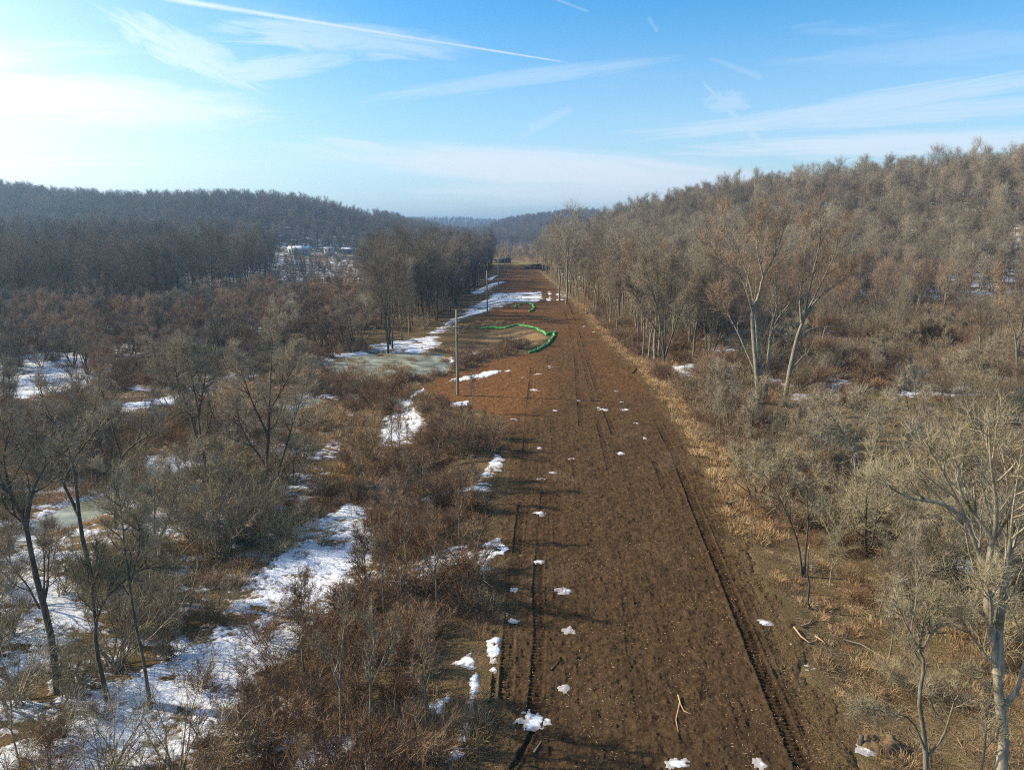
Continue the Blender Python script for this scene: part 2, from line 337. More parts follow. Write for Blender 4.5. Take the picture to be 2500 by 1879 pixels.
def dirt_mat():
    m, N, o = mat('churned_soil'); g = N.n('ShaderNodeNewGeometry'); p = g.outputs['Position']
    a = N.n('ShaderNodeAttribute', attribute_name='warm')
    nA = N.noise(p, 0.16, 5, 0.6); nB = N.noise(p, 2.1, 6, 0.7); nC = N.noise(p, 19, 5, 0.75); nD = N.noise(p, 60, 3, 0.7)
    col = N.mix(N.ss(nB, 0.32, 0.68), (0.062, 0.038, 0.021), (0.135, 0.082, 0.042))
    wet = N.ss(N.noise(p, .33, 5, .65, .8), .50, .68); col = N.mix(N.m('MULTIPLY', wet, .55), col, (0.045, 0.031, 0.021)); dry = N.ss(N.noise(p, .21, 4, .6, .5), .54, .70); col = N.mix(N.m('MULTIPLY', dry, .4), col, (0.20, 0.135, 0.078))
    w2 = N.m('ADD', a.outputs['Fac'], N.m('MULTIPLY', N.m('SUBTRACT', nA, 0.5), 0.9), clamp=True)
    col = N.mix(N.ss(w2, 0.15, 0.95), col, N.mix(N.ss(nB, .35, .7), (0.14, 0.066, 0.028), (0.28, 0.135, 0.055)))
    col = N.mix(N.ss(nC, 0.50, 0.66), col, (0.18, 0.11, 0.06)); col = N.mix(N.m('MULTIPLY', N.ss(nC, 0.42, 0.30), .6), col, (0.035, 0.024, 0.016))
    rm = N.n('ShaderNodeAttribute', attribute_name='rim'); col = N.mix(N.m('MULTIPLY', N.ss(N.m('ADD', rm.outputs['Fac'], N.m('MULTIPLY', N.m('SUBTRACT', nB, .5), 1.2)), .35, .75), .8), col, N.mix(N.ss(nC, .4, .6), (0.06, 0.04, 0.022), (0.27, 0.18, 0.09)))
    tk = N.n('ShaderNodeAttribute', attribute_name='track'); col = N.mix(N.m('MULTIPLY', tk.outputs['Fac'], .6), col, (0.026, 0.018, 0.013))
    col = N.mix(N.m('MULTIPLY', N.ss(nD, 0.63, 0.72), 0.8), col, (0.34, 0.21, 0.10))
    b = N.n('ShaderNodeBsdfDiffuse'); N.l(col, b.inputs[0])
    bp = N.n('ShaderNodeBump'); bp.inputs['Strength'].default_value = 1.0; bp.inputs['Distance'].default_value = 0.10
    N.l(N.m('ADD', nC, N.m('MULTIPLY', nD, 0.4)), bp.inputs['Height']); N.l(bp.outputs[0], b.inputs['Normal'])
    N.l(b.outputs[0], o.inputs[0]); return m
def snow_mat():
    m, N, o = mat('old_snow'); g = N.n('ShaderNodeNewGeometry'); p = g.outputs['Position']
    nB = N.noise(p, 5, 5, 0.7); nC = N.noise(p, 1.0, 4, 0.6)
    col = N.mix(N.ss(nB, 0.56, 0.68), (0.78, 0.80, 0.84), (0.30, 0.24, 0.18))
    col = N.mix(N.m('MULTIPLY', N.ss(nC, 0.5, 0.8), 0.3), col, (0.62, 0.64, 0.66))
    ta = N.n('ShaderNodeAttribute', attribute_name='thin'); col = N.mix(N.m('MULTIPLY', N.ss(N.m('ADD', ta.outputs['Fac'], N.m('MULTIPLY', N.m('SUBTRACT', nB, .5), 1.4)), .35, 1.0), .75), col, (0.26, 0.20, 0.15))
    b = N.n('ShaderNodeBsdfPrincipled'); N.l(col, b.inputs['Base Color']); b.inputs['Roughness'].default_value = 0.7; b.inputs['Specular IOR Level'].default_value = 0.2
    bp = N.n('ShaderNodeBump'); bp.inputs['Strength'].default_value = 0.6; bp.inputs['Distance'].default_value = 0.08
    N.l(nB, bp.inputs['Height']); N.l(bp.outputs[0], b.inputs['Normal'])
    N.l(b.outputs[0], o.inputs[0]); return m
def ice_mat():
    m, N, o = mat('pond_ice'); g = N.n('ShaderNodeNewGeometry'); p = g.outputs['Position']
    nA = N.noise(p, 0.35, 5, 0.6, 0.6); nB = N.noise(p, 2.2, 5, 0.65)
    col = N.mix(N.ss(nA, 0.35, 0.65), (0.17, 0.18, 0.13), (0.40, 0.40, 0.31)); col = N.mix(N.m('MULTIPLY', N.ss(nB, 0.55, 0.75), .5), col, (0.20, 0.17, 0.10))
    b = N.n('ShaderNodeBsdfPrincipled'); N.l(col, b.inputs['Base Color']); N.l(N.m('ADD', .08, N.m('MULTIPLY', nA, .35)), b.inputs['Roughness'])
    N.l(b.outputs[0], o.inputs[0]); return m
M['ground'] = ground_mat(); M['dirt'] = dirt_mat(); M['snow'] = snow_mat(); M['ice'] = ice_mat()

# ------------------------------------------------------------------ ground sheet
def grid(Xg, Yg, Z, name, m, keep=None, attrs=None, smooth=True, **props):
    n, k = Xg.shape; idx = np.arange(n * k).reshape(n, k)
    f = np.stack([idx[:-1, :-1], idx[:-1, 1:], idx[1:, 1:], idx[1:, :-1]], -1).reshape(-1, 4)
    v = np.stack([Xg, Yg, Z], -1).reshape(-1, 3)
    if keep is not None:
        kf = (keep.ravel()[f]).any(1); f = f[kf]
        used = np.zeros(len(v), bool); used[f.ravel()] = True; new = np.cumsum(used) - 1; v = v[used]; f = new[f]
    g = Geo(); g.add(v, f4=f); me = g.mesh(name, (m,), smooth)
    for an, arr in (attrs or {}).items():
        at = me.attributes.new(an, 'FLOAT', 'POINT'); arr = arr.ravel()
        if keep is not None: arr = arr[used]
        at.data.foreach_set('value', arr.astype(np.float32))
    return link(name, me, **props)
th = np.concatenate([np.linspace(-180, -48, 50)[:-1], np.linspace(-48, 48, 520), np.linspace(48, 180, 50)[1:]])
rr = np.concatenate([[0.01, 6, 12], np.geomspace(17, 420, 950), np.geomspace(423, 4500, 260)])
TH, RR = np.meshgrid(np.radians(th), rr); X = RR * np.sin(TH); Y = RR * np.cos(TH); Z = H(X, Y)
Z = Z - 0.22 * S(np.minimum(X - xl(Y) + 0.4, xr(Y) - X + 0.6) / 1.4) * (Y > 5) * (Y < 425)
tan = np.zeros_like(X) + 0.15
def addp(arr, pts, val, soft=4.0, z=0):
    return np.maximum(arr, val * S(pdist(X, Y, P(pts, z)) / soft + 0.5))
ldr = np.abs(X - xr(Y) - 1.0); tan = np.maximum(tan, .62 * S(1.4 - ldr / 2.6) * S((Y - 45) / 20))
tan = addp(tan, [(60, 1120), (500, 1080), (640, 1180), (500, 1320), (60, 1340)], .75, 6, -1.5)
tan = addp(tan, [(0, 960), (600, 940), (700, 1060), (300, 1120), (0, 1100)], .5, 8, -1.5)
tan = addp(tan, [(1250, 850), (1290, 862), (1345, 825), (1300, 800), (1180, 800), (1160, 830)], .6, 3)
tan = addp(tan, [(1130, 960), (1240, 950), (1230, 1080), (1150, 1060)], .6, 3)
tan = np.maximum(tan, .5 * S((Y - 205) / 20) * S((10 - np.abs(X - 4)) / 8) * (Y < 480))
tan = np.maximum(tan, .3 * S((Y - 420) / 60) * S((70 - np.abs(X)) / 40) * (Y < 1000))
grn = S(pdist(X, Y, [(-30, 400), (22, 392), (26, 455), (-30, 460)]) / 6 + fbm(X * .1, Y * .1, 3, 4) * 2) * .8
grn = np.maximum(grn, S(pdist(X, Y, [(-175, 500), (-110, 500), (-105, 530), (-170, 534)]) / 5) * .7)
grid(X, Y, Z, 'ground', M['ground'], attrs={'tan': tan, 'green': grn}, kind='structure')

# ------------------------------------------------------------------ churned dirt strip
ny = 1700; yv = np.geomspace(17.5, 418, ny); uv = np.linspace(0, 1, 520); U, YY = np.meshgrid(uv, yv)
a0 = xl(YY) - 1.6; a1 = xr(YY) + 2.2; XX = a0 + (a1 - a0) * U
edge = np.minimum(XX - xl(YY), xr(YY) - XX)
en = fbm(XX * .45, YY * .45, 4, 12) * 3.4 + fbm(XX * 2.1, YY * 2.1, 3, 14) * 1.2
ZZ = H(XX, YY) + 0.03 - 0.36 * S((-(edge + en) + 0.1) / 2.6)
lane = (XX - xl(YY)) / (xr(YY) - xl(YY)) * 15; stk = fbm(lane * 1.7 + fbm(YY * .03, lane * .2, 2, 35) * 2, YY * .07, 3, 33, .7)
cl_ = stk * .035 * (.3 + 1.4 * vnoise(XX * .12, YY * .05, 61)) + fbm(XX * 1.1, YY * 1.1, 3, 20) * 0.14 + fbm(XX * 4.5, YY * 4.5, 4, 21, .62) * 0.10
fade = S((260 - YY) / 200)
ZZ = ZZ + cl_ * (0.5 + 0.5 * fade) * 1.3 + np.maximum(fbm(XX * 7, YY * 7, 2, 23) - .12, 0) * .15 * fade
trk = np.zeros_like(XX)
TR = [([(1235, 1700), (1242, 1560), (1250, 1450), (1262, 1350), (1272, 1250), (1282, 1120), (1290, 1000), (1300, 900)], .30, .95),
      ([(1300, 1780), (1312, 1640), (1318, 1540), (1312, 1440), (1320, 1330), (1330, 1200)], .30, .9),
      ([(1425, 1720), (1420, 1560), (1415, 1450), (1405, 1300)], .26, .35),
      ([(1590, 1879), (1560, 1700), (1540, 1560), (1525, 1400), (1500, 1200)], .28, .3),
      ([(1960, 1879), (1905, 1740), (1840, 1590), (1790, 1460), (1735, 1330), (1690, 1220), (1650, 1120), (1600, 1020)], .34, 1.4),
      ([(1850, 1879), (1800, 1720), (1750, 1560), (1710, 1440), (1655, 1270), (1600, 1130)], .28, .5),
      ([(1500, 1060), (1462, 960), (1436, 880), (1420, 820), (1405, 780), (1390, 740)], .32, .8),
      ([(1420, 1040), (1412, 940), (1405, 860), (1392, 800), (1380, 760)], .32, .8),
      ([(1470, 1879), (1452, 1700), (1440, 1500), (1425, 1300), (1400, 1100), (1380, 950)],   .27, .2), ([(1690, 1879), (1655, 1700), (1620, 1540), (1590, 1400), (1555, 1250), (1510, 1080)], .29, .25), ([(1365, 1500), (1362, 1300), (1355, 1100), (1345, 960), (1340, 880), (1335, 800)], .3, .22), ([(1400, 1450), (1392, 1280), (1385, 1120), (1375, 980), (1365, 880)], .3, .2),
      ([(1980, 1800), (1925, 1660), (1860, 1500), (1800, 1370)], .26, .6), ([(1490, 1150), (1455, 1000), (1430, 900), (1412, 830)], .3, .5), ([(1330, 1400), (1322, 1250), (1316, 1100), (1310, 960)], .28, .2),
      ([(1250, 1879), (1290, 1810), (1320, 1750), (1335, 1700)], .10, 1.6), ([(1120, 1850), (1170, 1790), (1205, 1700), (1210, 1640)], .12, 1.5)]
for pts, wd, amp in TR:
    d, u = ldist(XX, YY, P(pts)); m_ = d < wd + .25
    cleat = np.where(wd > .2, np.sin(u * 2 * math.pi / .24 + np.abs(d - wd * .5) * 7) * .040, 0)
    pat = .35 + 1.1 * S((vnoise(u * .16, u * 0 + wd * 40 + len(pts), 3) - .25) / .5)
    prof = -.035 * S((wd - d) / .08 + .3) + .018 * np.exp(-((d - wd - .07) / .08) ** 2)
    trk = np.maximum(trk, np.where(d < wd, np.minimum(pat * amp, 1) * (.55 + .45 * np.sin(u * 2 * math.pi / .24 + np.abs(d - wd * .5) * 7 + 2.6)), 0))  # tread tone: darker pressed soil, with groove shade painted into the colour
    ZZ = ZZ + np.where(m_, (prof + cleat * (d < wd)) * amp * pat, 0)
warm = .6 * S(1 - np.hypot((XX + 3) / 9, (YY - 88) / 30)) + .5 * S((YY - 55) / 60) * S((9 - XX) / 14) + .45 * S((YY - 40) / 60) + .5 * S((YY - 200) / 40) * S((7 - XX) / 8)
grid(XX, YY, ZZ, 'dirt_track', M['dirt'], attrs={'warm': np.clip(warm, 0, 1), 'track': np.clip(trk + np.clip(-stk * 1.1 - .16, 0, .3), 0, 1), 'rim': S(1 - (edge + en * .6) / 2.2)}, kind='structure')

# ------------------------------------------------------------------ snow lying on the ground
th = np.radians(np.linspace(-44, 44, 860)); rr = np.geomspace(20, 640, 1250)
TH, RR = np.meshgrid(th, rr); X = RR * np.sin(TH); Y = RR * np.cos(TH)
lev = np.where((X > xl(Y) + .5) & (X < xr(Y)), -1.2, -0.78)
def lv(pts, val, soft=2.0, z=0):
    global lev
    poly = P(pts, z); x0 = min(p[0] for p in poly) - soft; x1 = max(p[0] for p in poly) + soft; y0 = min(p[1] for p in poly) - soft; y1 = max(p[1] for p in poly) + soft
    m = (X > x0) & (X < x1) & (Y > y0) & (Y < y1)
    if m.any():
        k = S(pdist(X[m], Y[m], poly) / soft + .5); lev[m] = np.maximum(lev[m], lev[m] * (1 - k) + (val - .06) * k)
SN = [([(150, 1879), (480, 1879), (560, 1740), (700, 1600), (830, 1430), (930, 1330), (910, 1230), (840, 1210), (740, 1270), (650, 1360), (560, 1470), (420, 1580), (250, 1690), (130, 1800)], .22, 2.4, -1.2),
      ([(0, 1400), (150, 1380), (230, 1520), (150, 1620), (0, 1640)], .14, 1.5, -1.4), ([(0, 1300), (260, 1290), (420, 1220), (420, 1300), (200, 1400), (0, 1400)], .16, 2, -1.4),
      ([(330, 1140), (560, 1100), (640, 1180), (560, 1300), (380, 1250)], .1, 2, -1.4), ([(340, 1120), (530, 1110), (560, 1140), (340, 1170)], .2, 1.5, -1.5),
      ([(930, 1000), (975, 965), (1030, 990), (1050, 1040), (1000, 1070), (920, 1065)], .17, 1.6, -.4), ([(880, 1130), (960, 1060), (1000, 1080), (900, 1230), (850, 1250)], -.1, 1.5, -.8),
      ([(860, 1290), (960, 1370), (1150, 1350), (1170, 1390), (1000, 1440), (880, 1420), (800, 1500), (780, 1440)], .15, 1, -.8), ([(1170, 1330), (1220, 1305), (1255, 1345), (1195, 1370), (1185, 1420), (1165, 1400)], .24, .8, 0),
      ([(1010, 1190), (1060, 1180), (1150, 1180), (1210, 1110), (1235, 1120), (1200, 1200), (1080, 1215)], .08, 1, 0), ([(1185, 1560), (1225, 1555), (1220, 1640), (1190, 1640)], .3, .5, 0),
      ([(1080, 1860), (1130, 1760), (1150, 1640), (1105, 1610), (1150, 1590), (1175, 1620), (1160, 1760), (1140, 1850)], .34, .6, 0), ([(1045, 1690), (1110, 1680), (1080, 1740), (1045, 1730)], .3, .5, 0),
      ([(800, 1760), (900, 1750), (900, 1800), (700, 1879), (640, 1879), (720, 1800)], .15, .8, -.6), ([(560, 1700), (760, 1620), (800, 1740), (600, 1879), (480, 1879)], -.02, 1.5, -1),
      ([(890, 830), (1000, 822), (1060, 795), (1110, 770), (1140, 745), (1200, 722), (1378, 716), (1386, 742), (1260, 748), (1180, 775), (1100, 790), (1080, 835), (1000, 868), (900, 870)], .16, 7, -.9),
      ([(1148, 706), (1200, 692), (1240, 690), (1200, 706), (1160, 714)], .35, 3, -.5), ([(1185, 676), (1225, 670), (1200, 682)], .35, 4, 0),
      ([(980, 855), (1110, 870), (1180, 850), (1170, 870), (1050, 890)], .06, 2, -1.4), ([(1150, 915), (1200, 903), (1230, 905), (1190, 922), (1060, 945), (1100, 925)], .22, 1, 0),
      ([(1095, 985), (1145, 978), (1150, 990), (1100, 992)], .35, .7, 0), ([(1000, 962), (1040, 945), (1040, 955), (1005, 968)], .3, .7, 0),
      ([(-60, 880), (130, 860), (300, 880), (260, 950), (0, 975)], .26, 4, -1.5), ([(190, 850), (430, 825), (430, 870), (220, 885)], .10, 4, -1.5), ([(60, 1030), (440, 960), (440, 985), (60, 1055)], .24, 2, -1.5),
      ([(-60, 730), (700, 700), (700, 810), (300, 800), (-60, 830)], .10, 12, -1.3), ([(700, 720), (1000, 690), (1000, 740), (700, 760)], .06, 10, -1.3),
      ([(720, 870), (900, 850), (900, 885), (740, 890)], .1, 3, -1.5), ([(300, 940), (500, 930), (500, 960), (300, 960)], .08, 3, -1.5),
      ([(1640, 885), (1700, 880), (1700, 925), (1650, 930)], .2, 3, 0), ([(1850, 860), (2060, 850), (2080, 970), (1900, 975)], .03, 5, 0), ([(2040, 700), (2500, 690), (2500, 770), (2000, 780)], .0, 12, 0),
      ([(2180, 880), (2500, 840), (2500, 960), (2200, 960)], .08, 5, 0), ([(1960, 1040), (2060, 1040), (2060, 1100), (1960, 1095)], .22, 2, 0), ([(1700, 800), (2100, 780), (2160, 850), (1700, 860)], -.05, 5, 0),
      ([(2300, 1340), (2420, 1320), (2460, 1400), (2320, 1420)], -.08, 2, 0), ([(2450, 1000), (2500, 1000), (2500, 1050), (2450, 1040)], .1, 2, 0)]
wetz = (X < -12 - .12 * (Y - 24)) & (Y < 112) & (Y > 22); lev = np.where(wetz, -.26, lev)
for a_ in SN: lv(*a_)
lev = np.maximum(lev, np.where((Y > 470) & (X < -90) & (X > -210), -.36, -9))
lev = np.maximum(lev, np.where((Y > 230) & (X > 22) & (X < 200), -.34, -9)); lev = np.maximum(lev, np.where((Y > 230) & (X < -20) & (X > -420), -.2, -9))
nz = np.where(wetz, fbm(X * .16, Y * .75, 3, 57) * .9, 0) + fbm(X * .22, Y * .30, 3, 50) * 1.0 + fbm(X * 1.0, Y * 1.6, 4, 51, .65) * 1.3 + fbm(X * 3.6, Y * 5.2, 3, 54, .7) * .85 * S((170 - Y) / 90)
f = lev + nz
for px, py, r in [(1376, 1443, .33), (1390, 1540, .24), (1866, 1521, .28), (1308, 1764, .55), (1652, 1866, .3), (1862, 1868, .22), (1312, 1373, .3), (1470, 1000, .35), (1478, 1001, .3), (1460, 996, .3), (1318, 1253, .28), (1349, 1154, .16),
                  (1320, 1172, .3), (1518, 1107, .3), (1573, 1070, .2), (1341, 895, .5), (1307, 952, .4), (1273, 922, .5), (1315, 914, .4), (1290, 903, .35), (1500, 955, .35), (1516, 982, .25), (1528, 1000, .3), (1556, 1033, .3), (1410, 978, .25),
                  (1355, 1003, .35), (1253, 1024, .25), (1317, 1094, .22), (1736, 1117, .2), (2118, 1828, .25), (1378, 1678, .15), (1240, 905, .4), (1230, 1500, .12), (1255, 1515, .1), (1260, 1440, .16), (900, 1840, .2), (960, 1815, .2), (1395, 1120, .12), (1425, 797, .4), (1450, 810, .3), (1338, 780, .4), (1270, 790, .4)]:
    r *= .72; gx, gy = G(px, py); m = (np.abs(X - gx) < 3) & (np.abs(Y - gy) < 3)
    d = np.hypot((X[m] - gx) / 1.15, Y[m] - gy) - r * (1 + fbm(X[m] * 4, Y[m] * 4, 3, 60) * 2.4); f[m] = np.maximum(f[m], np.clip(-d * .9 + fbm(X[m] * 9, Y[m] * 9, 2, 66) * .12, -1, .12))
# wheel ruts that cut the far snow
for a_, b_ in (((1330, 735), (1334, 705)), ((1352, 738), (1355, 708))):
    d, u = ldist(X, Y, [G(*a_), G(*b_)]); f = f - 1.5 * S((1.1 + fbm(X * .5, Y * .3, 3, 88) * 2.5 - d) / .5)
f = np.where(f > 0, f, f * 1.2)
on = (X > xl(Y)) & (X < xr(Y))
Zs = H(X, Y) + np.where(on, .05, .03) + np.clip(f, -1, .30) * .17 + fbm(X * 2.2, Y * 2.2, 3, 71) * .05
for poly in (POND, POOL2, CREEK): f = np.where(pdist(X, Y, poly) > .7 + nz, -1, f)
grid(X, Y, Zs, 'snow', M['snow'], keep=(f > -.16), attrs={'thin': 1 - S(f / .16)}, kind='structure')
# ice
g = Geo()
for poly in (POND, POOL2, CREEK):
    xs = [p[0] for p in poly]; ys = [p[1] for p in poly]; x0, x1, y0, y1 = min(xs) - 5, max(xs) + 5, min(ys) - 5, max(ys) + 5
    g.add([(x0, y0, -1.68), (x1, y0, -1.68), (x1, y1, -1.68), (x0, y1, -1.68)], f4=[(0, 1, 2, 3)])
link('pond', g.mesh('pond', (M['ice'],)), kind='structure')

# ------------------------------------------------------------------ trees and shrubs
def nrm(v): return v / (np.linalg.norm(v, axis=-1, keepdims=True) + 1e-9)
def poly_limb(rng, p, d, L, n, wob, up):
    pts = [np.array(p, float)]; d = nrm(np.array(d, float)); st = L / n
    for i in range(n):
        d = nrm(d + rng.normal(0, wob, 3) + np.array([0, 0, up])); pts.append(pts[-1] + d * st)
    return np.array(pts)
def at_t(pts, t):
    n = len(pts) - 1; k = min(int(t * n), n - 1); f = t * n - k
    return pts[k] * (1 - f) + pts[k + 1] * f, nrm(pts[k + 1] - pts[k])
def side_dir(rng, d, ang):
    r = rng.normal(0, 1, 3); r -= d * r.dot(d); r = nrm(r); return d * math.cos(ang) + r * math.sin(ang)
def spawn(rng, P0, P1, P2, n, L, ang, up, W, t0=0.1, outv=None):
    """vectorised: n twigs from every 2-segment parent; returns base, mid, tip, width"""
    m = len(P0); i = np.repeat(np.arange(m), n); t = rng.uniform(t0, 1, m * n)
    a = np.where((t < .5)[:, None], P0[i] + (P1[i] - P0[i]) * (t * 2)[:, None], P1[i] + (P2[i] - P1[i]) * (t * 2 - 1)[:, None])
    d = nrm(np.where((t < .5)[:, None], P1[i] - P0[i], P2[i] - P1[i]))
    r = rng.normal(0, 1, (m * n, 3)); r -= d * (r * d).sum(1)[:, None]; r = nrm(r)
    an = np.radians(rng.uniform(ang[0], ang[1], m * n))[:, None]
    dd = nrm(d * np.cos(an) + r * np.sin(an) + np.array([0, 0, up]))
    l = (rng.uniform(L[0], L[1], m * n) * (1.15 - .5 * t))[:, None]
    mid = a + dd * l * .5; d2 = nrm(dd + rng.normal(0, .16, dd.shape) + np.array([0, 0, up * .8])); tip = mid + d2 * l * .5
    return a, mid, tip
def blades(rng, g, a, m, t, w, seg2=True, mat=0):
    d = nrm(t - a); s = rng.normal(0, 1, d.shape); s -= d * (s * d).sum(1)[:, None]; s = nrm(s) * w * .5; n = len(a)
    if seg2:
        v = np.stack([a - s, a + s, m + s * .7, m - s * .7, t], 1).reshape(-1, 3); b = np.arange(n)[:, None] * 5
        g.add(v, f3=b + np.array([[3, 2, 4]]), f4=b + np.array([[0, 1, 2, 3]]), mat=mat)
    else:
        v = np.stack([a - s, a + s, t], 1).reshape(-1, 3); g.add(v, f3=np.arange(n * 3).reshape(n, 3), mat=mat)
def tri(P):
    n = len(P) - 1; return P[0], P[n // 2], P[n]
def build_tree(seed, h=18, tr=.2, stems=None, lean=(0, 0), cb=.4, nl=16, la=(25, 55), ll=.38, lup=.10, nb=6, bl=.45, n3=7, l3=(.7, 1.5), n4=8, l4=(.3, .7), w3=.028, w4=.018, wob=.07, nst=1, spread=.25, tup=.12, sides=6, merged=False, sq=1.0, ltap=.75):
    """tapered trunk, limbs, branches as tubes; fine twigs as slivers. Returns (trunk geo, crown geo)"""
    rng = np.random.default_rng(seed); tg = Geo(); cg = tg if merged else Geo(); cm = 1 if merged else 0
    par = []   # thin parents for twigs
    st = []
    if stems is None:
        for k in range(nst):
            a = rng.uniform(0, 6.28) if nst > 1 else 0; s = spread * rng.uniform(.6, 1.2) if nst > 1 else 0
            d = np.array([math.cos(a) * s + lean[0], math.sin(a) * s + lean[1], 1.0])
            hh = h * (rng.uniform(.75, 1) if nst > 1 else 1)
            pts = poly_limb(rng, (math.cos(a) * tr * .6 * (nst > 1), math.sin(a) * tr * .6 * (nst > 1), -.25), d, hh, 10, wob * .6, .05)
            st.append((pts, tr * (1 if nst == 1 else rng.uniform(.55, .9)), tr * .05, cb, hh))
    else:
        for pts, r0, r1, c_, hh in stems:
            p = np.array(pts, float); nn = max(9, len(p) * 2); q = np.linspace(0, len(p) - 1, nn); k = np.minimum(q.astype(int), len(p) - 2); fr = (q - k)[:, None]
            pm = np.concatenate([[2 * p[0] - p[1]], p, [2 * p[-1] - p[-2]]]); A, B, C_, Dd = pm[k], pm[k + 1], pm[k + 2], pm[k + 3]
            pp = .5 * ((2 * B) + (-A + C_) * fr + (2 * A - 5 * B + 4 * C_ - Dd) * fr ** 2 + (-A + 3 * B - 3 * C_ + Dd) * fr ** 3)
            st.append((pp, r0, r1, c_, hh))
    for pts, r0, r1, c_, hh in st:
        n = len(pts); q = np.linspace(0, 1, n); rad = r0 * (1 - q) ** 1.05 + r1; rad[0] *= 1.25
        tg.tube(pts, rad, sides)
        m = max(2, int(nl * (1 if stems is not None or nst == 1 else 1.3 / nst)))
        for j in range(m):
            t = c_ + (1 - c_) * ((j + rng.uniform(0, .9)) / m) ** .9; t = min(t, .985)
            p, d = at_t(pts, t); rr_ = r0 * (1 - t) ** 1.05 + r1
            L = hh * ll * (1.1 - ltap * (t - c_) / (1 - c_ + 1e-6)) * rng.uniform(.7, 1.15)
            D1 = side_dir(rng, d, R(rng.uniform(*la))); D1[2] = D1[2] * sq + (.05 if D1[2] < 0 else 0)
            b = poly_limb(rng, p, D1, L, 6, wob, lup); rb = min(rr_ * .55, .009 * L + .012)
            tg.tube(b, rb * (1 - np.linspace(0, 1, 7)) ** .9 + .012, 5 if rb > .04 else 4, cap=False); par.append((*tri(b), 1.0))
            par.append((b[3], b[4], b[6], .8))
            for k in range(nb):
                t2 = .2 + .75 * (k + rng.uniform(0, .9)) / nb; p2, d2 = at_t(b, min(t2, .98))
                L2 = L * bl * (1.15 - .6 * t2) * rng.uniform(.7, 1.2)
                c = poly_limb(rng, p2, side_dir(rng, d2, R(rng.uniform(28, 60))), L2, 4, wob * 1.3, lup * 1.3)
                (tg if not merged else tg).tube(c, np.linspace(max(.35 * rb * (1 - t2 * .6), .012), .007, 5), 3, cap=False); par.append((*tri(c), .8))
        par.append((pts[n * 2 // 3], pts[n * 5 // 6], pts[-1], 1))
    P0, P1, P2 = [np.array([q[i] for q in par]) for i in range(3)]
    a, m_, t_ = spawn(rng, P0, P1, P2, n3, l3, (25, 60), tup, 0, .12)
    blades(rng, cg, a, m_, t_, w3, True, cm)
    a2, m2, t2 = spawn(rng, a, m_, t_, n4, l4, (20, 65), tup * .8, 0, .05)
    blades(rng, cg, a2, m2, t2, w4, False, cm)
    return tg, cg
def build_shrub(seed, h=2.5, r=1.4, ns=34, n3=7, l3=(.4, .9), n4=5, l4=(.15, .4), w=.022, tilt=(8, 55), arch=-.02, merged=False, thick=.02, wob=.10):
    rng = np.random.default_rng(seed); sg = Geo(); cg = sg if merged else Geo(); cm = 1 if merged else 0; par = []
    for k in range(ns):
        a = rng.uniform(0, 6.28); tl = R(rng.uniform(*tilt)); q = r * .35 * math.sqrt(rng.uniform())
        L = h * rng.uniform(.6, 1.1); aa = rng.uniform(0, 6.28)
        p = poly_limb(rng, (math.cos(aa) * q, math.sin(aa) * q, -.1), (math.cos(a) * math.sin(tl), math.sin(a) * math.sin(tl), math.cos(tl)), L, 5, wob, arch)
        sg.tube(p, np.linspace(thick * rng.uniform(.7, 1.3), .006, 6), 3, cap=False); par.append(tri(p)); par.append((p[2], p[3], p[5]))
    P0, P1, P2 = [np.array([q[i] for q in par]) for i in range(3)]
    a, m_, t_ = spawn(rng, P0, P1, P2, n3, l3, (18, 60), .08, 0, .15); blades(rng, cg, a, m_, t_, w, True, cm)
    if n4: a2, m2, t2 = spawn(rng, a, m_, t_, n4, l4, (20, 65), .05, 0, .05); blades(rng, cg, a2, m2, t2, w * .65, False, cm)
    return sg, cg
def build_tuft(seed, h=.7, r=.35, n=90, w=.03):
    rng = np.random.default_rng(seed); g = Geo(); a = rng.uniform(0, 6.28, n); q = r * np.sqrt(rng.uniform(0, 1, n)); tl = np.radians(rng.uniform(3, 60, n))
    P0 = np.stack([np.cos(a) * q, np.sin(a) * q, np.full(n, -.05)], 1); b = a + rng.normal(0, .8, n)
    d = np.stack([np.cos(b) * np.sin(tl), np.sin(b) * np.sin(tl), np.cos(tl)], 1); L = (h * rng.uniform(.5, 1.1, n))[:, None]
    m = P0 + d * L * .6; t = m + nrm(d + np.array([0, 0, -.6]) + rng.normal(0, .2, d.shape)) * L * .4
    blades(rng, g, P0, m, t, w, True); return g
TALL = dict(ltap=.45, cb=.38, nl=19, la=(16, 44), ll=.33, nb=6, n3=6, n4=5, l3=(1.0, 2.6), l4=(.5, 1.3), tup=.16, w3=.026, w4=.016)
SPEC = {}
for i in range(4): SPEC['tall%d' % i] = dict(TALL, seed=100 + i, h=[16.5, 18, 15, 17][i], tr=[.2, .24, .17, .21][i], lean=[(.03, 0), (-.04, .02), (.02, -.03), (0, .04)][i])
for i in range(3): SPEC['round%d' % i] = dict(seed=130 + i, h=[14.5, 16, 14][i], ltap=.4, tr=.22, cb=.22, nl=18, la=(20, 50), ll=.40, nb=6, n3=6, n4=5, nst=[1, 3, 2][i], spread=.28, l3=(1.0, 2.4), l4=(.5, 1.2), tup=.16, w3=.026, w4=.016)
for i in range(3): SPEC['willow%d' % i] = dict(seed=150 + i, h=[8.5, 9.5, 7.5][i], tr=.15, cb=.25, nl=13, la=(20, 60), ll=.42, nb=5, nst=[3, 4, 3][i], spread=.42, n3=8, n4=8, l3=(.5, 1.3), l4=(.3, .7), tup=.2, wob=.12)
for i in range(2): SPEC['sapling%d' % i] = dict(seed=170 + i, h=[6.5, 5.2][i], tr=.06, cb=.35, nl=14, la=(20, 45), ll=.3, nb=3, n3=5, n4=5, l3=(.3, .8), l4=(.15, .4), w3=.018, w4=.012)
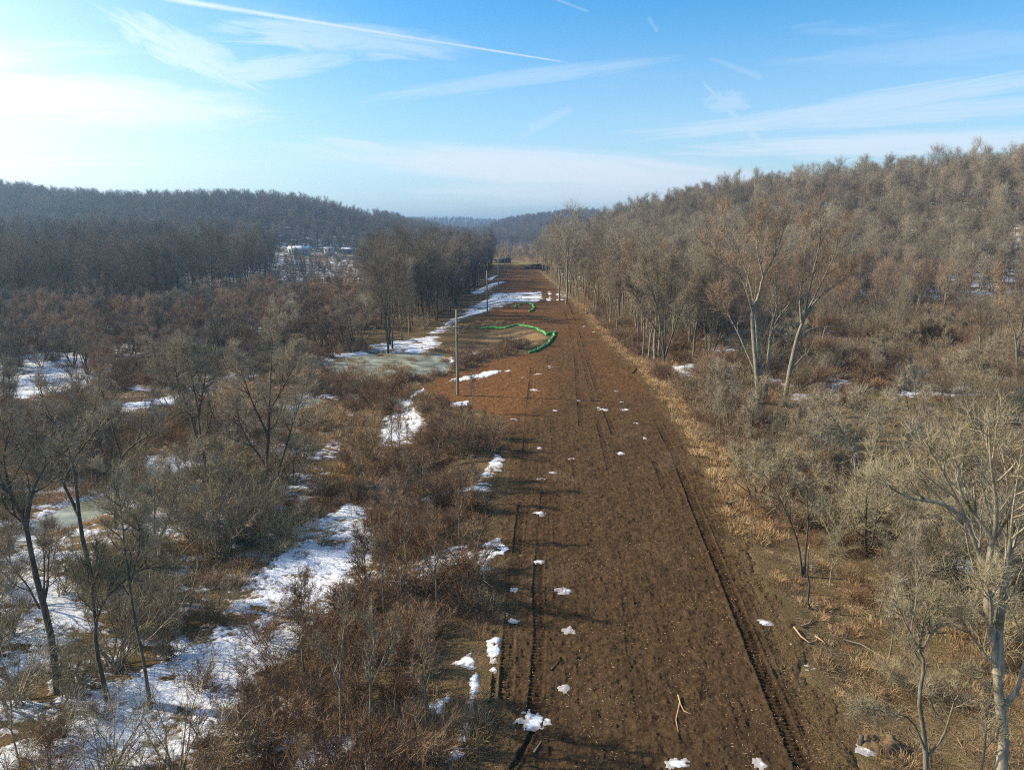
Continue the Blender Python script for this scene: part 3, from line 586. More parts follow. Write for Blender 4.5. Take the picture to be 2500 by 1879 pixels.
SHR = {'bramble0': dict(seed=200, h=1.8, r=1.6, ns=34, n3=6, n4=3, tilt=(10, 70), arch=-.06), 'bramble1': dict(seed=201, h=2.4, r=1.5, ns=30, n3=6, n4=3, tilt=(5, 55), arch=-.03), 'bramble2': dict(seed=202, h=1.3, r=1.4, ns=36, n3=5, n4=3, tilt=(10, 75), arch=-.08),
       'thicket0': dict(seed=210, h=4.2, r=1.6, ns=26, n3=8, n4=5, l3=(.7, 1.7), l4=(.25, .7), tilt=(5, 50), arch=-.03, thick=.035, wob=.14), 'thicket1': dict(seed=211, h=3.4, r=1.8, ns=28, n3=8, n4=5, l3=(.6, 1.5), l4=(.25, .6), tilt=(10, 60), arch=-.05, thick=.03, wob=.15), 'thicket2': dict(seed=212, h=5, r=1.4, ns=18, n3=9, n4=5, l3=(.7, 1.8), l4=(.3, .7), tilt=(5, 40), arch=-.02, thick=.045, wob=.14)}
MATS = {'tall': ('bark', 'twig_grey'), 'round': ('bark', 'twig_grey'), 'willow': ('dark_bark', 'twig_red'), 'sapling': ('bark', 'twig_grey'), 'bramble': ('shrub_red', 'shrub_red'), 'thicket': ('bark', 'shrub_grey')}
PARTS = {}; MERGED = {}
def protos(key):
    if key not in PARTS:
        base, kind = (key.split(':') + [''])[:2]
        mk = MATS[base.rstrip('0123')]; tw = kind or mk[1]; mk = ('dark_bark', '') if kind == 'twig_brown' else mk  # darker bark goes with these twigs, to paint in the same shade
        if base in SPEC: a, b = build_tree(**SPEC[base])
        else: a, b = build_shrub(**SHR[base])
        PARTS[key] = (a.mesh('trunk', (M[mk[0]],), True), b.mesh('crown', (M[tw],)))
    return PARTS[key]
def merged(key):
    """trunk and twigs of a plant in one unlinked mesh object, scattered by the far woods"""
    if key not in MERGED:
        a, b = protos(key); me = bpy.data.meshes.new(key.split(':')[0]); import bmesh
        bm = bmesh.new(); bm.from_mesh(a); n0 = len(bm.faces); bm.from_mesh(b); bm.faces.ensure_lookup_table()
        for f_ in bm.faces[n0:] if hasattr(bm.faces, '__getitem__') else []: f_.material_index = 1
        bm.to_mesh(me); bm.free(); me.materials.append(a.materials[0]); me.materials.append(b.materials[0])
        MERGED[key] = bpy.data.objects.new('plant_source', me)
    return MERGED[key]
rs = np.random.default_rng(7)
def plant(key, x, y, s, name, label, cat, group=None, z=None, pn=('trunk', 'crown'), rz=None):
    a, b = protos(key)
    t = thing(name, label, cat, (x, y, (h1(x, y) if z is None else z)), rs.uniform(0, 6.28) if rz is None else rz, group, s)
    link(pn[0], a, t); link(pn[1], b, t); return t
def scatter(name, pts, keys, label, cat):
    """one object: points carrying size, turn and kind, with a plant on each (uncountable far growth)"""
    me = bpy.data.meshes.new(name); n = len(pts); me.vertices.add(n)
    me.vertices.foreach_set('co', np.array([p[:3] for p in pts], np.float32).ravel())
    for an, j in (('size', 3), ('turn', 4)):
        at = me.attributes.new(an, 'FLOAT', 'POINT'); at.data.foreach_set('value', np.array([p[j] for p in pts], np.float32))
    at = me.attributes.new('sort', 'INT', 'POINT'); at.data.foreach_set('value', np.array([int(p[5]) for p in pts], np.int32))
    o = link(name, me, kind='stuff', label=label, category=cat)
    ng = bpy.data.node_groups.new(name, 'GeometryNodeTree'); ng.interface.new_socket('Geometry', in_out='INPUT', socket_type='NodeSocketGeometry'); ng.interface.new_socket('Geometry', in_out='OUTPUT', socket_type='NodeSocketGeometry')
    nd = ng.nodes; L = ng.links.new; gi = nd.new('NodeGroupInput'); go = nd.new('NodeGroupOutput')
    def attr(nm, ty): q = nd.new('GeometryNodeInputNamedAttribute'); q.data_type = ty; q.inputs[0].default_value = nm; return q.outputs[0]
    jn = nd.new('GeometryNodeJoinGeometry')
    srt, sz_, tn = attr('sort', 'INT'), attr('size', 'FLOAT'), attr('turn', 'FLOAT')
    cr = nd.new('ShaderNodeCombineXYZ'); L(tn, cr.inputs[2])
    for i, k in enumerate(keys):
        oi = nd.new('GeometryNodeObjectInfo'); oi.inputs['Object'].default_value = merged(k) if isinstance(k, str) else k; oi.inputs['As Instance'].default_value = True
        cmp_ = nd.new('FunctionNodeCompare'); cmp_.data_type = 'INT'; cmp_.operation = 'EQUAL'; L(srt, cmp_.inputs[2]); cmp_.inputs[3].default_value = i
        ip = nd.new('GeometryNodeInstanceOnPoints'); L(gi.outputs[0], ip.inputs['Points']); L(cmp_.outputs[0], ip.inputs['Selection']); L(oi.outputs['Geometry'], ip.inputs['Instance'])
        L(cr.outputs[0], ip.inputs['Rotation']); L(sz_, ip.inputs['Scale']); L(ip.outputs[0], jn.inputs[0])
    L(jn.outputs[0], go.inputs[0]); md = o.modifiers.new('scatter', 'NODES'); md.node_group = ng; return o
def jgrid(x0, x1, y0, y1, sp, seed):
    rng = np.random.default_rng(seed); xs = np.arange(x0, x1, sp); ys = np.arange(y0, y1, sp * .9); A, B = np.meshgrid(xs, ys); A = A + rng.uniform(-.48, .48, A.shape) * sp; B = B + rng.uniform(-.48, .48, B.shape) * sp
    return A.ravel(), B.ravel(), rng
def inview(x, y, m=0.80, lead=14): return (np.abs(x) < y * m + 3) | ((x < 0) & (x > -(y * m + lead)) & (y > 15))
def px_of(x, y, z):
    dzz = z - CAMH; c, s = math.cos(R(PITCH)), math.sin(R(PITCH)); d = y * c - dzz * s; u = y * s + dzz * c
    return 1250 + x / d * FPX, 939.5 - u / d * FPX

# zones; every entry: x, y, size, key, group code
CAND = []
def zone(code, x0, x1, y0, y1, sp, keys, smin, smax, test, seed, p=1.0):
    A, B, rng = jgrid(x0, x1, y0, y1, sp, seed); m = inview(A, B) & test(A, B); m &= rng.uniform(0, 1, A.shape) < (p if not callable(p) else p(A, B))
    A, B = A[m], B[m]; Zz = H(A, B)
    for a, b, z in zip(A, B, Zz): CAND.append((a, b, z, rng.uniform(smin, smax), keys[rng.integers(len(keys))], code))
def wet(A, B): return np.minimum.reduce([-pdist(A, B, q) for q in (POND, POOL2, CREEK)]) > .8
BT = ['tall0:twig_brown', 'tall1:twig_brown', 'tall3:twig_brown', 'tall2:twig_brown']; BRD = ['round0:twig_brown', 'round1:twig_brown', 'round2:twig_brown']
T4 = ['tall0', 'tall1', 'tall2', 'tall3']; RD = ['round0', 'round1', 'round2']; WL = ['willow0', 'willow1', 'willow2', 'willow0', 'willow1:twig_brown', 'willow2:twig_brown', 'willow1:twig_grey']
def sight(A, B):   # the open view up to the houses
    px = 1250 + A / (B * .98) * FPX; return (px > 690) & (px < 905)
zone('right_edge', 15, 34, 108, 420, 4.6, T4 + ['tall0:twig_red', 'round2:twig_red', 'tall2'], .72, 1.06, lambda A, B: (A > xr(B) + 2.5) & (A < xr(B) + 13), 1)
zone('right_wood', 28, 330, 150, 470, 6.0, T4 + RD, .6, 1.15, lambda A, B: (A > xr(B) + 12) & (B > np.interp(A, [28, 60, 100, 200], [150, 172, 196, 190])), 2)
zone('right_maples', 26, 120, 120, 200, 7, ['round0:twig_red', 'round1:twig_red', 'round2:twig_red', 'tall2:twig_red'], .62, .95, lambda A, B: (A > xr(B) + 6) & (B > np.interp(A, [26, 60, 120], [125, 140, 182])), 3, .75)
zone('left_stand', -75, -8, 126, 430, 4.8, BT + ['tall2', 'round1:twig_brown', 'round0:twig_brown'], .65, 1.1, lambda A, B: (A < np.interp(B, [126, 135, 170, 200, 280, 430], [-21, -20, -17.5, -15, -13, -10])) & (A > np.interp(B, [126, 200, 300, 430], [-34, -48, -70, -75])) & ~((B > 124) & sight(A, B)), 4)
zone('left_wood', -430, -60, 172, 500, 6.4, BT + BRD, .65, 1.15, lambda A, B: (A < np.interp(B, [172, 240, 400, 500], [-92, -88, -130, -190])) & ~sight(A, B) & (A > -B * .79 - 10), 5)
zone('far_left_edge', -110, -40, 290, 430, 8, ['round0', 'round1', 'tall0'], .85, 1.0, lambda A, B: (A > -B * .21) & (A < -50), 6, .6)
zone('willows', -135, -20, 98, 200, 5.3, WL, .6, 1.2, lambda A, B: (A < np.interp(B, [98, 120, 126, 150, 200], [-48, -44, -25, -35, -45])) & wet(A, B) & (A > -B * .80), 7, lambda A, B: np.where(B > 112, .95, .5))
zone('low_trees', -160, -50, 195, 470, 7.5, WL, .6, .85, lambda A, B: (sight(A, B) & (B < 245)) | ((A > -92) & (A < -50) & ~sight(A, B)), 8, .8)
zone('low_trees', -175, -50, 245, 520, 7, WL + BRD[:1], .38, .55, lambda A, B: sight(A, B) & (B < 505), 108, .9)
zone('left_marsh', -80, -22, 40, 110, 8.5, WL + ['sapling0'], .7, 1.0, lambda A, B: wet(A, B) & (A < -22 - (B - 40) * .25), 9, .40)
zone('left_hill', -620, -40, 430, 760, 7.0, BRD, .6, 1.2, lambda A, B: (~((A > -205) & (A < -98) & (B < 552))) & (A > -B * .78) & (A < np.interp(B, [430, 520, 760], [-90, -75, -60])), 10)
zone('valley', -120, 110, 430, 950, 9, RD + WL, .6, .9, lambda A, B: (A > -B * .19) & (np.abs(A - 5) > 26 + (B - 430) * .03), 11, .7)
zone('valley', -50, 60, 480, 900, 7, WL, .35, .6, lambda A, B: np.abs(A) < 90, 111, lambda A, B: np.clip(fbm(A * .03, B * .02, 3, 6) * 5 + .5, 0, 1))
zone('far_hills', -420, 330, 900, 1560, 13, BRD, .85, 1.1, lambda A, B: (A > -B * .19) & (A < B * .12), 12)
zone('farthest', -600, 250, 1950, 2700, 20, BRD, 1.0, 1.2, lambda A, B: (A > -B * .19) & (A < B * .06), 13)
zone('right_mid', 20, 110, 58, 150, 7.5, ['willow0:twig_grey', 'willow2:twig_grey', 'sapling0', 'round2'], .6, .85, lambda A, B: (A > xr(B) + 5), 14, .38)
zone('right_near', 19, 60, 28, 62, 4.8, ['willow0:twig_pale', 'willow2:twig_grey', 'sapling0', 'sapling1'], .5, .85, lambda A, B: (A > xr(B) + 2.2), 15, .6)
zone('right_near', 14, 40, 19, 46, 3.6, ['sapling0', 'sapling1', 'sapling1:twig_pale'], .45, .95, lambda A, B: (A > xr(B) + 1.6), 115, .42)
zone('left_near', -42, -15, 24, 60, 5.2, ['willow2:twig_grey', 'sapling0', 'willow0:twig_grey'], .6, .95, lambda A, B: wet(A, B) & (A < np.interp(B, [24, 34, 48, 60], [-19, -18, -17, -16])), 16, .45)
GROUPS = {
 'right_edge': ('bare tall tree in the row along the right edge of the dirt track', 'trees lining the right edge of the track'),
 'right_wood': ('bare grey forest tree in the wood covering the right hill', 'trees of the right hill wood'),
 'right_maples': ('bare reddish tree at the foot of the right hill wood', 'reddish trees at the foot of the right hill'),
 'left_stand': ('bare tall tree in the stand left of the snowy strip beside the poles', 'trees of the stand left of the utility poles'),
 'left_wood': ('bare dark tree in the wood on the flat ground at the left', 'trees of the left valley wood'),
 'willows': ('low bushy reddish willow in the swamp left of the track', 'willows in the swamp'),
 'low_trees': ('low bare tree in the gap in front of the distant houses', 'low trees before the houses'),
 'left_marsh': ('small bare tree in the tan marsh at the left', 'small trees in the marsh'),
 'right_mid': ('small bare tree among snow patches right of the track', 'small trees on the right flat'),
 'right_near': ('thin bare small tree in the brush at the lower right', 'small trees in the right foreground brush'),
 'left_near': ('thin dark small tree in the brush at the lower left', 'small trees in the left foreground brush')}
NM = {'willow': 'willow_tree', 'sapling': 'sapling'}
trees = [c for c in CAND]
SUB = {
 'right_edge': [(lambda c: c[1] < 150, 'bare tall tree near the vase-shaped tree, in the row right of the track'), (lambda c: c[1] < 215, 'bare tall tree right of the track, level with the green silt socks'), (lambda c: 1, 'bare tall tree in the distant end of the row right of the track')],
 'right_wood': [(lambda c: c[1] < 225, 'bare grey tree in the front edge of the right hill wood, above the snowy flat'), (lambda c: c[0] < 70, 'bare grey tree on the lower left slope of the right hill'), (lambda c: 1, 'bare grey tree on the upper slope of the right hill')],
 'right_maples': [(lambda c: c[0] < 60, 'reddish bare tree behind the tall many-stemmed tree at the foot of the hill'), (lambda c: 1, 'reddish bare tree right of the leaning tree at the foot of the hill')],
 'left_stand': [(lambda c: c[1] < 165, 'tall bare tree at the near end of the stand, by the frozen pond'), (lambda c: c[1] < 240, 'tall bare tree in the middle of the stand left of the snow strip'), (lambda c: 1, 'tall bare tree in the far end of the stand, behind the utility poles')],
 'left_wood': [(lambda c: c[1] < 210, 'dark bare tree in the front edge of the left wood, behind the willows'), (lambda c: 1, 'dark bare tree deep in the left wood below the hazy hill')],
 'willows': [(lambda c: c[0] > -42, 'bushy reddish willow close to the left bank of the frozen pond'), (lambda c: c[1] < 125, 'bushy reddish willow in the front row above the marsh snow at the left'), (lambda c: c[1] < 160, 'bushy reddish willow in the middle rows of the swamp thicket'), (lambda c: 1, 'bushy reddish willow in the back rows, against the dark left wood')],
 'left_marsh': [(lambda c: c[1] < 70, 'small bare tree in the tan marsh by the frozen creek'), (lambda c: 1, 'small bare tree in the marsh between the creek and the willows')],
 'right_mid': [(lambda c: c[0] < 38, 'small bare tree at the feet of the two tall grey trees'), (lambda c: 1, 'small bare tree among the snow patches at the right side')],
 'right_near': [(lambda c: c[1] < 42, 'thin small tree just behind the large pale-barked tree'), (lambda c: 1, 'thin small tree in the thicket below the two tall grey trees')],
 'left_near': [(lambda c: c[1] < 38, 'thin dark small tree near the leaning trunk at the bottom left'), (lambda c: 1, 'thin dark small tree between the creek and the long snow strip')],
 'edge_brush': [(lambda c: c[1] < 31, 'russet bramble around the two pale saplings at the bottom'), (lambda c: c[1] < 41, 'russet bramble between the long snow strip and the track tread marks'), (lambda c: c[1] < 55, 'russet bramble just beyond the cross-shaped snow patch at the track edge'), (lambda c: 1, 'russet bramble below the nearest utility pole')],
 'left_thicket': [(lambda c: c[1] < 30, 'tangled grey-brown shrub in the very bottom left of the picture'), (lambda c: c[0] < -24, 'tangled grey-brown shrub around the dark trunks beside the frozen creek'), (lambda c: c[1] < 44, 'tangled grey-brown shrub along the left side of the long snow strip'), (lambda c: 1, 'tangled grey-brown shrub around the foot of the three-stemmed fanning tree')],
 'left_marsh_brush': [(lambda c: c[1] < 85, 'brown shrub in the marsh just beyond the frozen creek'), (lambda c: c[0] > -45, 'brown shrub between the marsh trees and the pond'), (lambda c: 1, 'brown shrub among the marsh snow patches at the far left')],
 'right_fringe': [(lambda c: c[1] < 65, 'tan and brown shrub at the track edge left of the forked sapling'), (lambda c: c[1] < 95, 'tan and brown shrub at the track edge by the sapling cluster'), (lambda c: 1, 'tan and brown shrub at the track edge near the vase-shaped tree and beyond')],
 'right_thicket': [(lambda c: c[1] < 42, 'pale grey tangled shrub behind the large pale-barked tree'), (lambda c: c[1] < 56, 'pale grey tangled shrub around the low tree with two dark trunks'), (lambda c: 1, 'pale grey tangled shrub in front of the two tall grey trees')],
 'right_flat_brush': [(lambda c: c[1] < 95, 'rusty brown shrub on the flat, level with the two tall grey trees'), (lambda c: c[0] < 55, 'rusty brown shrub behind the two tall grey trees'), (lambda c: 1, 'rusty brown shrub around the dark bush and snow patches')]}
def sublabel(c, lab, grp):
    for i, (f_, l_) in enumerate(SUB.get(c[5], [])):
        if f_(c): return l_, grp + ', part %s' % ['one', 'two', 'three', 'four'][i]
    return lab, grp
def size_of(c):
    d = math.hypot(c[0], c[1]); return {'t': 20, 'r': 16, 'w': 8.5, 's': 6}[c[4][0]] * c[3] / d
def vis_ok(c): px, py = px_of(c[0], c[1], c[2] + 3); return -60 < px < 2560 and py < 2100
ind = []; rest = []
byk = {}
for c in trees: byk.setdefault(c[4].rstrip('').split(':')[0].rstrip('0123'), []).append(c)
LIM = {'tall': 150, 'round': 145, 'willow': 290, 'sapling': 200}
for k, L_ in byk.items():
    L_.sort(key=lambda c: -size_of(c) * (1 if vis_ok(c) and c[5] in GROUPS else 0)); n = 0
    for c in L_:
        if c[5] in GROUPS and vis_ok(c) and n < LIM[k]: ind.append(c); n += 1
        else: rest.append(c)
for c in ind:
    kb = c[4].split(':')[0].rstrip('0123'); lab, grp = sublabel(c, *GROUPS[c[5]])
    plant(c[4], c[0], c[1], c[3], NM.get(kb, 'forest_tree'), lab, 'tree', grp, z=c[2] - .05)
def rot(): return rs.uniform(0, 6.28)
for nm, codes, lab in (('forest', ('right_edge', 'right_wood', 'right_maples', 'left_stand', 'left_wood', 'willows', 'low_trees', 'far_left_edge', 'left_marsh', 'right_mid', 'right_near', 'left_near'), 'bare winter woods filling the valley behind the nearer trees'),
                       ('hillside_forest', ('left_hill', 'valley', 'far_hills', 'farthest'), 'hazy bare woods covering the distant hills')):
    cs = [c for c in rest if c[5] in codes]; keys = sorted({c[4] for c in cs})
    scatter(nm, [(c[0], c[1], c[2] - .1, c[3], rot(), keys.index(c[4])) for c in cs], keys, lab, 'forest')
print('trees', len(ind), 'far', len(rest))

# shrubs
SHC = []
def szone(code, x0, x1, y0, y1, sp, keys, smin, smax, test, seed, p=1.0):
    A, B, rng = jgrid(x0, x1, y0, y1, sp, seed); m = inview(A, B, .78, 3) & test(A, B); m &= rng.uniform(0, 1, A.shape) < (p(A, B) if callable(p) else p)
    A, B = A[m], B[m]; Zz = H(A, B)
    for a, b, z in zip(A, B, Zz): SHC.append((a, b, z, rng.uniform(smin, smax), keys[rng.integers(len(keys))], code))
BR = ['bramble0', 'bramble1', 'bramble2']; TH_ = ['thicket0', 'thicket1', 'thicket2']
SNOWZ = [P(q[0], q[3]) for q in SN if q[1] > .11]
def open_snow(A, B):
    m = np.zeros(A.shape, bool)
    for q in SNOWZ: m |= pdist(A, B, q) > .2
    return m
pn = lambda s, sd, lo: (lambda A, B: np.clip((fbm(A * s, B * s, 3, sd) + .5 - lo) * 4, 0, 1) * np.where(open_snow(A, B), .2, 1))
szone('edge_brush', -16, 1, 20, 76, 1.35, BR + ['thicket1:shrub_red', 'sapling1:shrub_red', 'bramble1'], .5, 1.1, lambda A, B: (A < xl(B) - np.interp(B, [20, 30, 35, 40], [2.6, 2.4, 1.6, .8])) & (A > np.interp(B, [22, 34, 46, 56, 66, 76], [-13, -11.5, -12.5, -15, -15, -10])), 21, pn(.22, 90, .38))
szone('bank_brush', -16, 2, 80, 132, 1.6, BR, .7, 1.2, lambda A, B: (A < xl(B) - .6) & (A > xl(B) - 8) & wet(A, B) & ((B > 96) | (A < xl(B) - 1.5)), 22, .68)
szone('left_thicket', -46, -10, 20, 66, 2.0, TH_ + ['bramble1', 'thicket1:shrub_red'], .5, 1.05, lambda A, B: wet(A, B) & (A < np.interp(B, [22, 34, 46, 56, 66], [-13, -12.5, -13, -15, -13])), 23, pn(.13, 91, .26))
szone('left_marsh_brush', -110, -12, 60, 135, 2.3, ['bramble0', 'bramble1', 'bramble2', 'thicket1', 'thicket1:shrub_red'], .7, 1.15, lambda A, B: wet(A, B) & (A < np.interp(B, [62, 76, 90, 135], [-11, -10, -17, -28])), 24, pn(.07, 92, .35))
szone('right_fringe', 13, 34, 40, 180, 1.8, ['bramble0:shrub_grey', 'bramble1', 'bramble2', 'thicket1:shrub_red'], .6, 1.15, lambda A, B: (A > xr(B) + 1.6) & (A < xr(B) + 9) & (B > 44), 25, pn(.15, 93, .30))
szone('right_thicket', 15, 30, 20, 46, 2.6, ['bramble0:shrub_grey', 'bramble2', 'bramble1:shrub_grey', 'thicket1'], .35, .75, lambda A, B: (A > xr(B) + 1.8), 126, .42)
szone('right_thicket', 19, 56, 28, 72, 2.2, TH_ + ['thicket1:twig_pale', 'thicket0:shrub_red', 'bramble1', 'bramble0'], .5, 1.0, lambda A, B: (A > np.interp(B, [28, 36, 44, 56, 72], [23, 21.5, 19.5, 20.5, 23])), 26, pn(.12, 94, .36))
szone('right_flat_brush', 24, 150, 66, 200, 3.0, ['bramble0', 'bramble1', 'bramble1', 'thicket1:shrub_red', 'thicket0', 'bramble2:grass'], .8, 1.25, lambda A, B: A > xr(B) + 7, 27, pn(.05, 95, .32))
szone('under_wood', -130, 150, 150, 260, 4.2, ['bramble1', 'thicket1:shrub_red', 'thicket0'], .9, 1.3, lambda A, B: (np.abs(A - 2) > 20) & ~((A > -50) & (A < -18) & (B > 160) & (B < 175)), 28, .5)
SG = {'edge_brush': ('low russet bramble at the left edge of the dirt track', 'brambles along the left edge of the track', 'bramble_bush'),
      'bank_brush': ('russet brush on the bank above the frozen pond', 'brush on the pond bank', 'bramble_bush'),
      'left_thicket': ('tangled grey-brown shrub in the thicket at the lower left', 'shrubs of the lower left thicket', 'thicket_shrub'),
      'left_marsh_brush': ('brown shrub standing in the snowy marsh at the left', 'shrubs in the left marsh', 'marsh_shrub'),
      'right_fringe': ('tan and brown shrub along the right edge of the track', 'shrubs along the right edge of the track', 'fringe_shrub'),
      'right_thicket': ('pale grey tangled shrub in the thicket at the lower right', 'shrubs of the lower right thicket', 'thicket_shrub'),
      'right_flat_brush': ('rusty brown shrub on the flat ground below the right wood', 'shrubs on the right flat', 'flatland_shrub')}
LS = {'edge_brush': 140, 'bank_brush': 40, 'left_thicket': 130, 'left_marsh_brush': 130, 'right_fringe': 110, 'right_thicket': 130, 'right_flat_brush': 100}
srest = []
for code in {c[5] for c in SHC}:
    L_ = [c for c in SHC if c[5] == code]; L_.sort(key=lambda c: -c[3] / math.hypot(c[0], c[1]) * vis_ok(c))
    for i, c in enumerate(L_):
        if i < LS.get(code, 0) and vis_ok(c): lab, grp = sublabel(c, SG[code][0], SG[code][1]); plant(c[4], c[0], c[1], c[3], SG[code][2], lab, 'shrub', grp, z=c[2], pn=('stems', 'twigs'))
        else: srest.append(c)
keys = sorted({c[4] for c in srest})
scatter('undergrowth', [(c[0], c[1], c[2], c[3], rot(), keys.index(c[4])) for c in srest], keys, 'brown and grey brush filling the ground between the trees', 'undergrowth')
print('shrubs', len(SHC) - len(srest), 'rest', len(srest))

# dry grass
TF = []
for i, (h_, r_, n_, w_) in enumerate([(.65, .45, 110, .022), (.9, .5, 120, .025), (.35, .6, 90, .02)]):
    TF.append(bpy.data.objects.new('grass_source', build_tuft(300 + i, h_, r_, n_, w_).mesh('tuft', (M['grass'],))))
TF.append(bpy.data.objects.new('stalk_source', build_tuft(310, .8, .5, 60, .016).mesh('tuft', (M['shrub_red'],))))
gp = []
def gz(x0, x1, y0, y1, sp, test, p, seed, sorts, s0=.7, s1=1.3):
    A, B, rng = jgrid(x0, x1, y0, y1, sp, seed); m = inview(A, B, .76, 0) & test(A, B); m &= rng.uniform(0, 1, A.shape) < (p(A, B) if callable(p) else p); A, B = A[m], B[m]
    for a, b, z in zip(A, B, H(A, B)): gp.append((a, b, z, rng.uniform(s0, s1), rng.uniform(0, 6.28), sorts[rng.integers(len(sorts))]))
qn = lambda s, sd, lo: (lambda A, B: np.clip((fbm(A * s, B * s, 3, sd) + .5 - lo) * 5, 0, 1) * np.where(open_snow(A, B), .08, 1))
gz(-16, 1, 21, 80, .55, lambda A, B: A < xl(B) - .3, qn(.3, 40, .45), 41, [2, 3, 3, 0])
gz(-70, -10, 40, 112, .85, lambda A, B: wet(A, B) & (A < xl(B) - 6), qn(.12, 42, .36), 42, [0, 1, 0, 3])
gz(12, 26, 44, 190, .7, lambda A, B: (A > xr(B) - .3) & (A < xr(B) + 4.5), .75, 43, [0, 2, 2, 1])
gz(13, 40, 20, 62, .6, lambda A, B: A > xr(B) + .9, qn(.35, 44, .36), 44, [2, 3, 3, 0], .4, 1.0)
gz(-18, 3, 78, 135, .8, lambda A, B: wet(A, B) & (A < xl(B) + .2), qn(.2, 45, .42), 45, [0, 2, 3])
gz(20, 110, 60, 170, 1.5, lambda A, B: A > xr(B) + 4, qn(.08, 46, .45), 46, [0, 1, 3], 1, 1.7)
gz(-120, -30, 110, 180, 1.8, lambda A, B: wet(A, B), qn(.06, 47, .45), 47, [0, 1, 3], 1, 1.6)
gz(-12, 8, 150, 330, 1.3, lambda A, B: A < xl(B) + 4, qn(.1, 48, .42), 48, [0, 1, 3], .8, 1.3)
# rushes standing in the shallow end of the pond
for q in range(240):
    a, b = G(rs.uniform(820, 1110), rs.uniform(850, 935), -1.6)
    if vnoise(np.array([a * .35]), np.array([b * .35]), 5)[0] > .52: gp.append((a, b, -1.62, rs.uniform(.6, 1.2), rot(), 0))
scatter('dry_grass', gp, TF, 'straw coloured dry grass and dead stalks on the ground', 'grass'); print('tufts', len(gp))

# ------------------------------------------------------------------ single trees one can point to
def hero(label, base, stems, bark='bark', twig='twig_grey', name='bare_tree', gz=None, seed=1, category='tree', **kw):
    """stems are traced as real branch lines standing round the tree's base, then given depth"""
    bx, by = G(*base, z=-1.0 if base[0] < 1200 and gz is None else (gz or 0.0)); z0 = h1(bx, by); bx, by = G(*base, z=z0); z0 = h1(bx, by)
    rng = np.random.default_rng(seed); st = []; tops = {}
    for si, (pts, r0, c_, hh) in enumerate(stems):
        q = [PX(px, py, by) for px, py in pts]; q = [p - np.array([bx, by, z0]) for p in q]
        dep = rng.normal(0, .16) if si else 0.0
        # depth: start where it leaves another stem, then drift forward or back
        off = 0.0
        if si:
            best = 1e9
            for k in tops.values():
                for pp in k:
                    d = (pp[0] - q[0][0]) ** 2 + (pp[2] - q[0][2]) ** 2
                    if d < best: best, off = d, pp[1]
        L0 = q[0][2]
        q = [np.array([p[0], off + dep * np.hypot(p[2] - L0, p[0] - q[0][0]), p[2]]) for p in q]
        if si == 0: q[0][2] = -.3
        tops[si] = [q[0] + (q[-1] - q[0]) * 0 + (q[min(int(t), len(q) - 2)] * (1 - t % 1) + q[min(int(t) + 1, len(q) - 1)] * (t % 1)) - q[0] for t in np.linspace(0, len(q) - 1.001, 14)]
        st.append((q, r0 * .78, max(r0 * .06, .01), c_, hh * 1.6))
    a, b = build_tree(seed, stems=st, **kw)
    t = thing(name, label, category, (bx, by, z0))
    link('trunk', a.mesh('trunk', (M[bark],), True), t); link('crown', b.mesh('crown', (M[twig],)), t); return t
BIG = dict(nl=11, la=(18, 48), nb=6, n3=5, n4=5, l3=(.9, 2.2), l4=(.4, 1.0), w3=.020, w4=.012, lup=.12, wob=.09, tup=.16)
hero('tall many-stemmed grey tree right of the track, the tallest of the near trees', (1858, 1008), [
    ([(1854, 1008), (1849, 933), (1840, 829), (1837, 759), (1852, 724), (1863, 675), (1887, 633), (1908, 578), (1920, 515)], .36, .35, 7),
    ([(1860, 1003), (1870, 961), (1877, 864), (1884, 794), (1898, 742), (1891, 654), (1900, 560)], .27, .4, 7),
    ([(1857, 916), (1856, 794), (1852, 731), (1835, 647), (1800, 567), (1790, 520)], .24, .3, 7), ([(1849, 919), (1807, 811), (1779, 759), (1758, 724)], .15, .3, 5),
    ([(1878, 829), (1894, 783), (1946, 707), (1960, 640)], .14, .2, 5), ([(1838, 759), (1807, 675), (1758, 640), (1730, 590)], .16, .2, 6),
    ([(1845, 975), (1800, 940), (1744, 919), (1727, 885)], .10, .6, 2.5), ([(1863, 675), (1850, 600), (1862, 520)], .11, .1, 6)], seed=11, twig='twig_red', bark='bark', **BIG)
hero('tall grey tree leaning right with long bare low limbs, right of the many-stemmed tree', (1917, 986), [
    ([(1915, 985), (1929, 899), (1950, 811), (1964, 776), (1981, 682), (2002, 592), (1999, 505)], .36, .42, 7),
    ([(1957, 787), (1953, 724), (1967, 620), (1962, 545)], .18, .2, 6), ([(1964, 776), (2006, 724), (2058, 689), (2100, 655)], .17, .25, 5), ([(1967, 770), (1995, 717), (2044, 626), (2062, 550)], .17, .2, 6),
    ([(1953, 825), (1981, 804), (2058, 790)], .09, .4, 2.5), ([(1932, 902), (1978, 864), (2044, 857)], .11, .4, 2.5), ([(1925, 968), (1971, 933), (2009, 912)], .08, .4, 2)], seed=12, twig='twig_red', bark='bark', **BIG)
hero('vase-shaped bare tree with a dense fine crown beside the right edge of the track', (1621, 912), [
    ([(1621, 912), (1620, 850), (1612, 780), (1590, 700), (1570, 640)], .24, .25, 6), ([(1622, 900), (1627, 830), (1632, 760), (1620, 690), (1615, 625)], .2, .25, 6),
    ([(1624, 870), (1638, 800), (1652, 740), (1678, 670)], .17, .2, 6), ([(1620, 860), (1600, 800), (1565, 740), (1535, 690)], .15, .2, 5), ([(1630, 800), (1645, 720), (1650, 640)], .12, .1, 6)],
    seed=13, twig='twig_grey', bark='dark_bark', nl=12, la=(18, 45), nb=6, n3=7, n4=9, l3=(.7, 1.6), l4=(.4, .9), w3=.026, w4=.016, lup=.14)
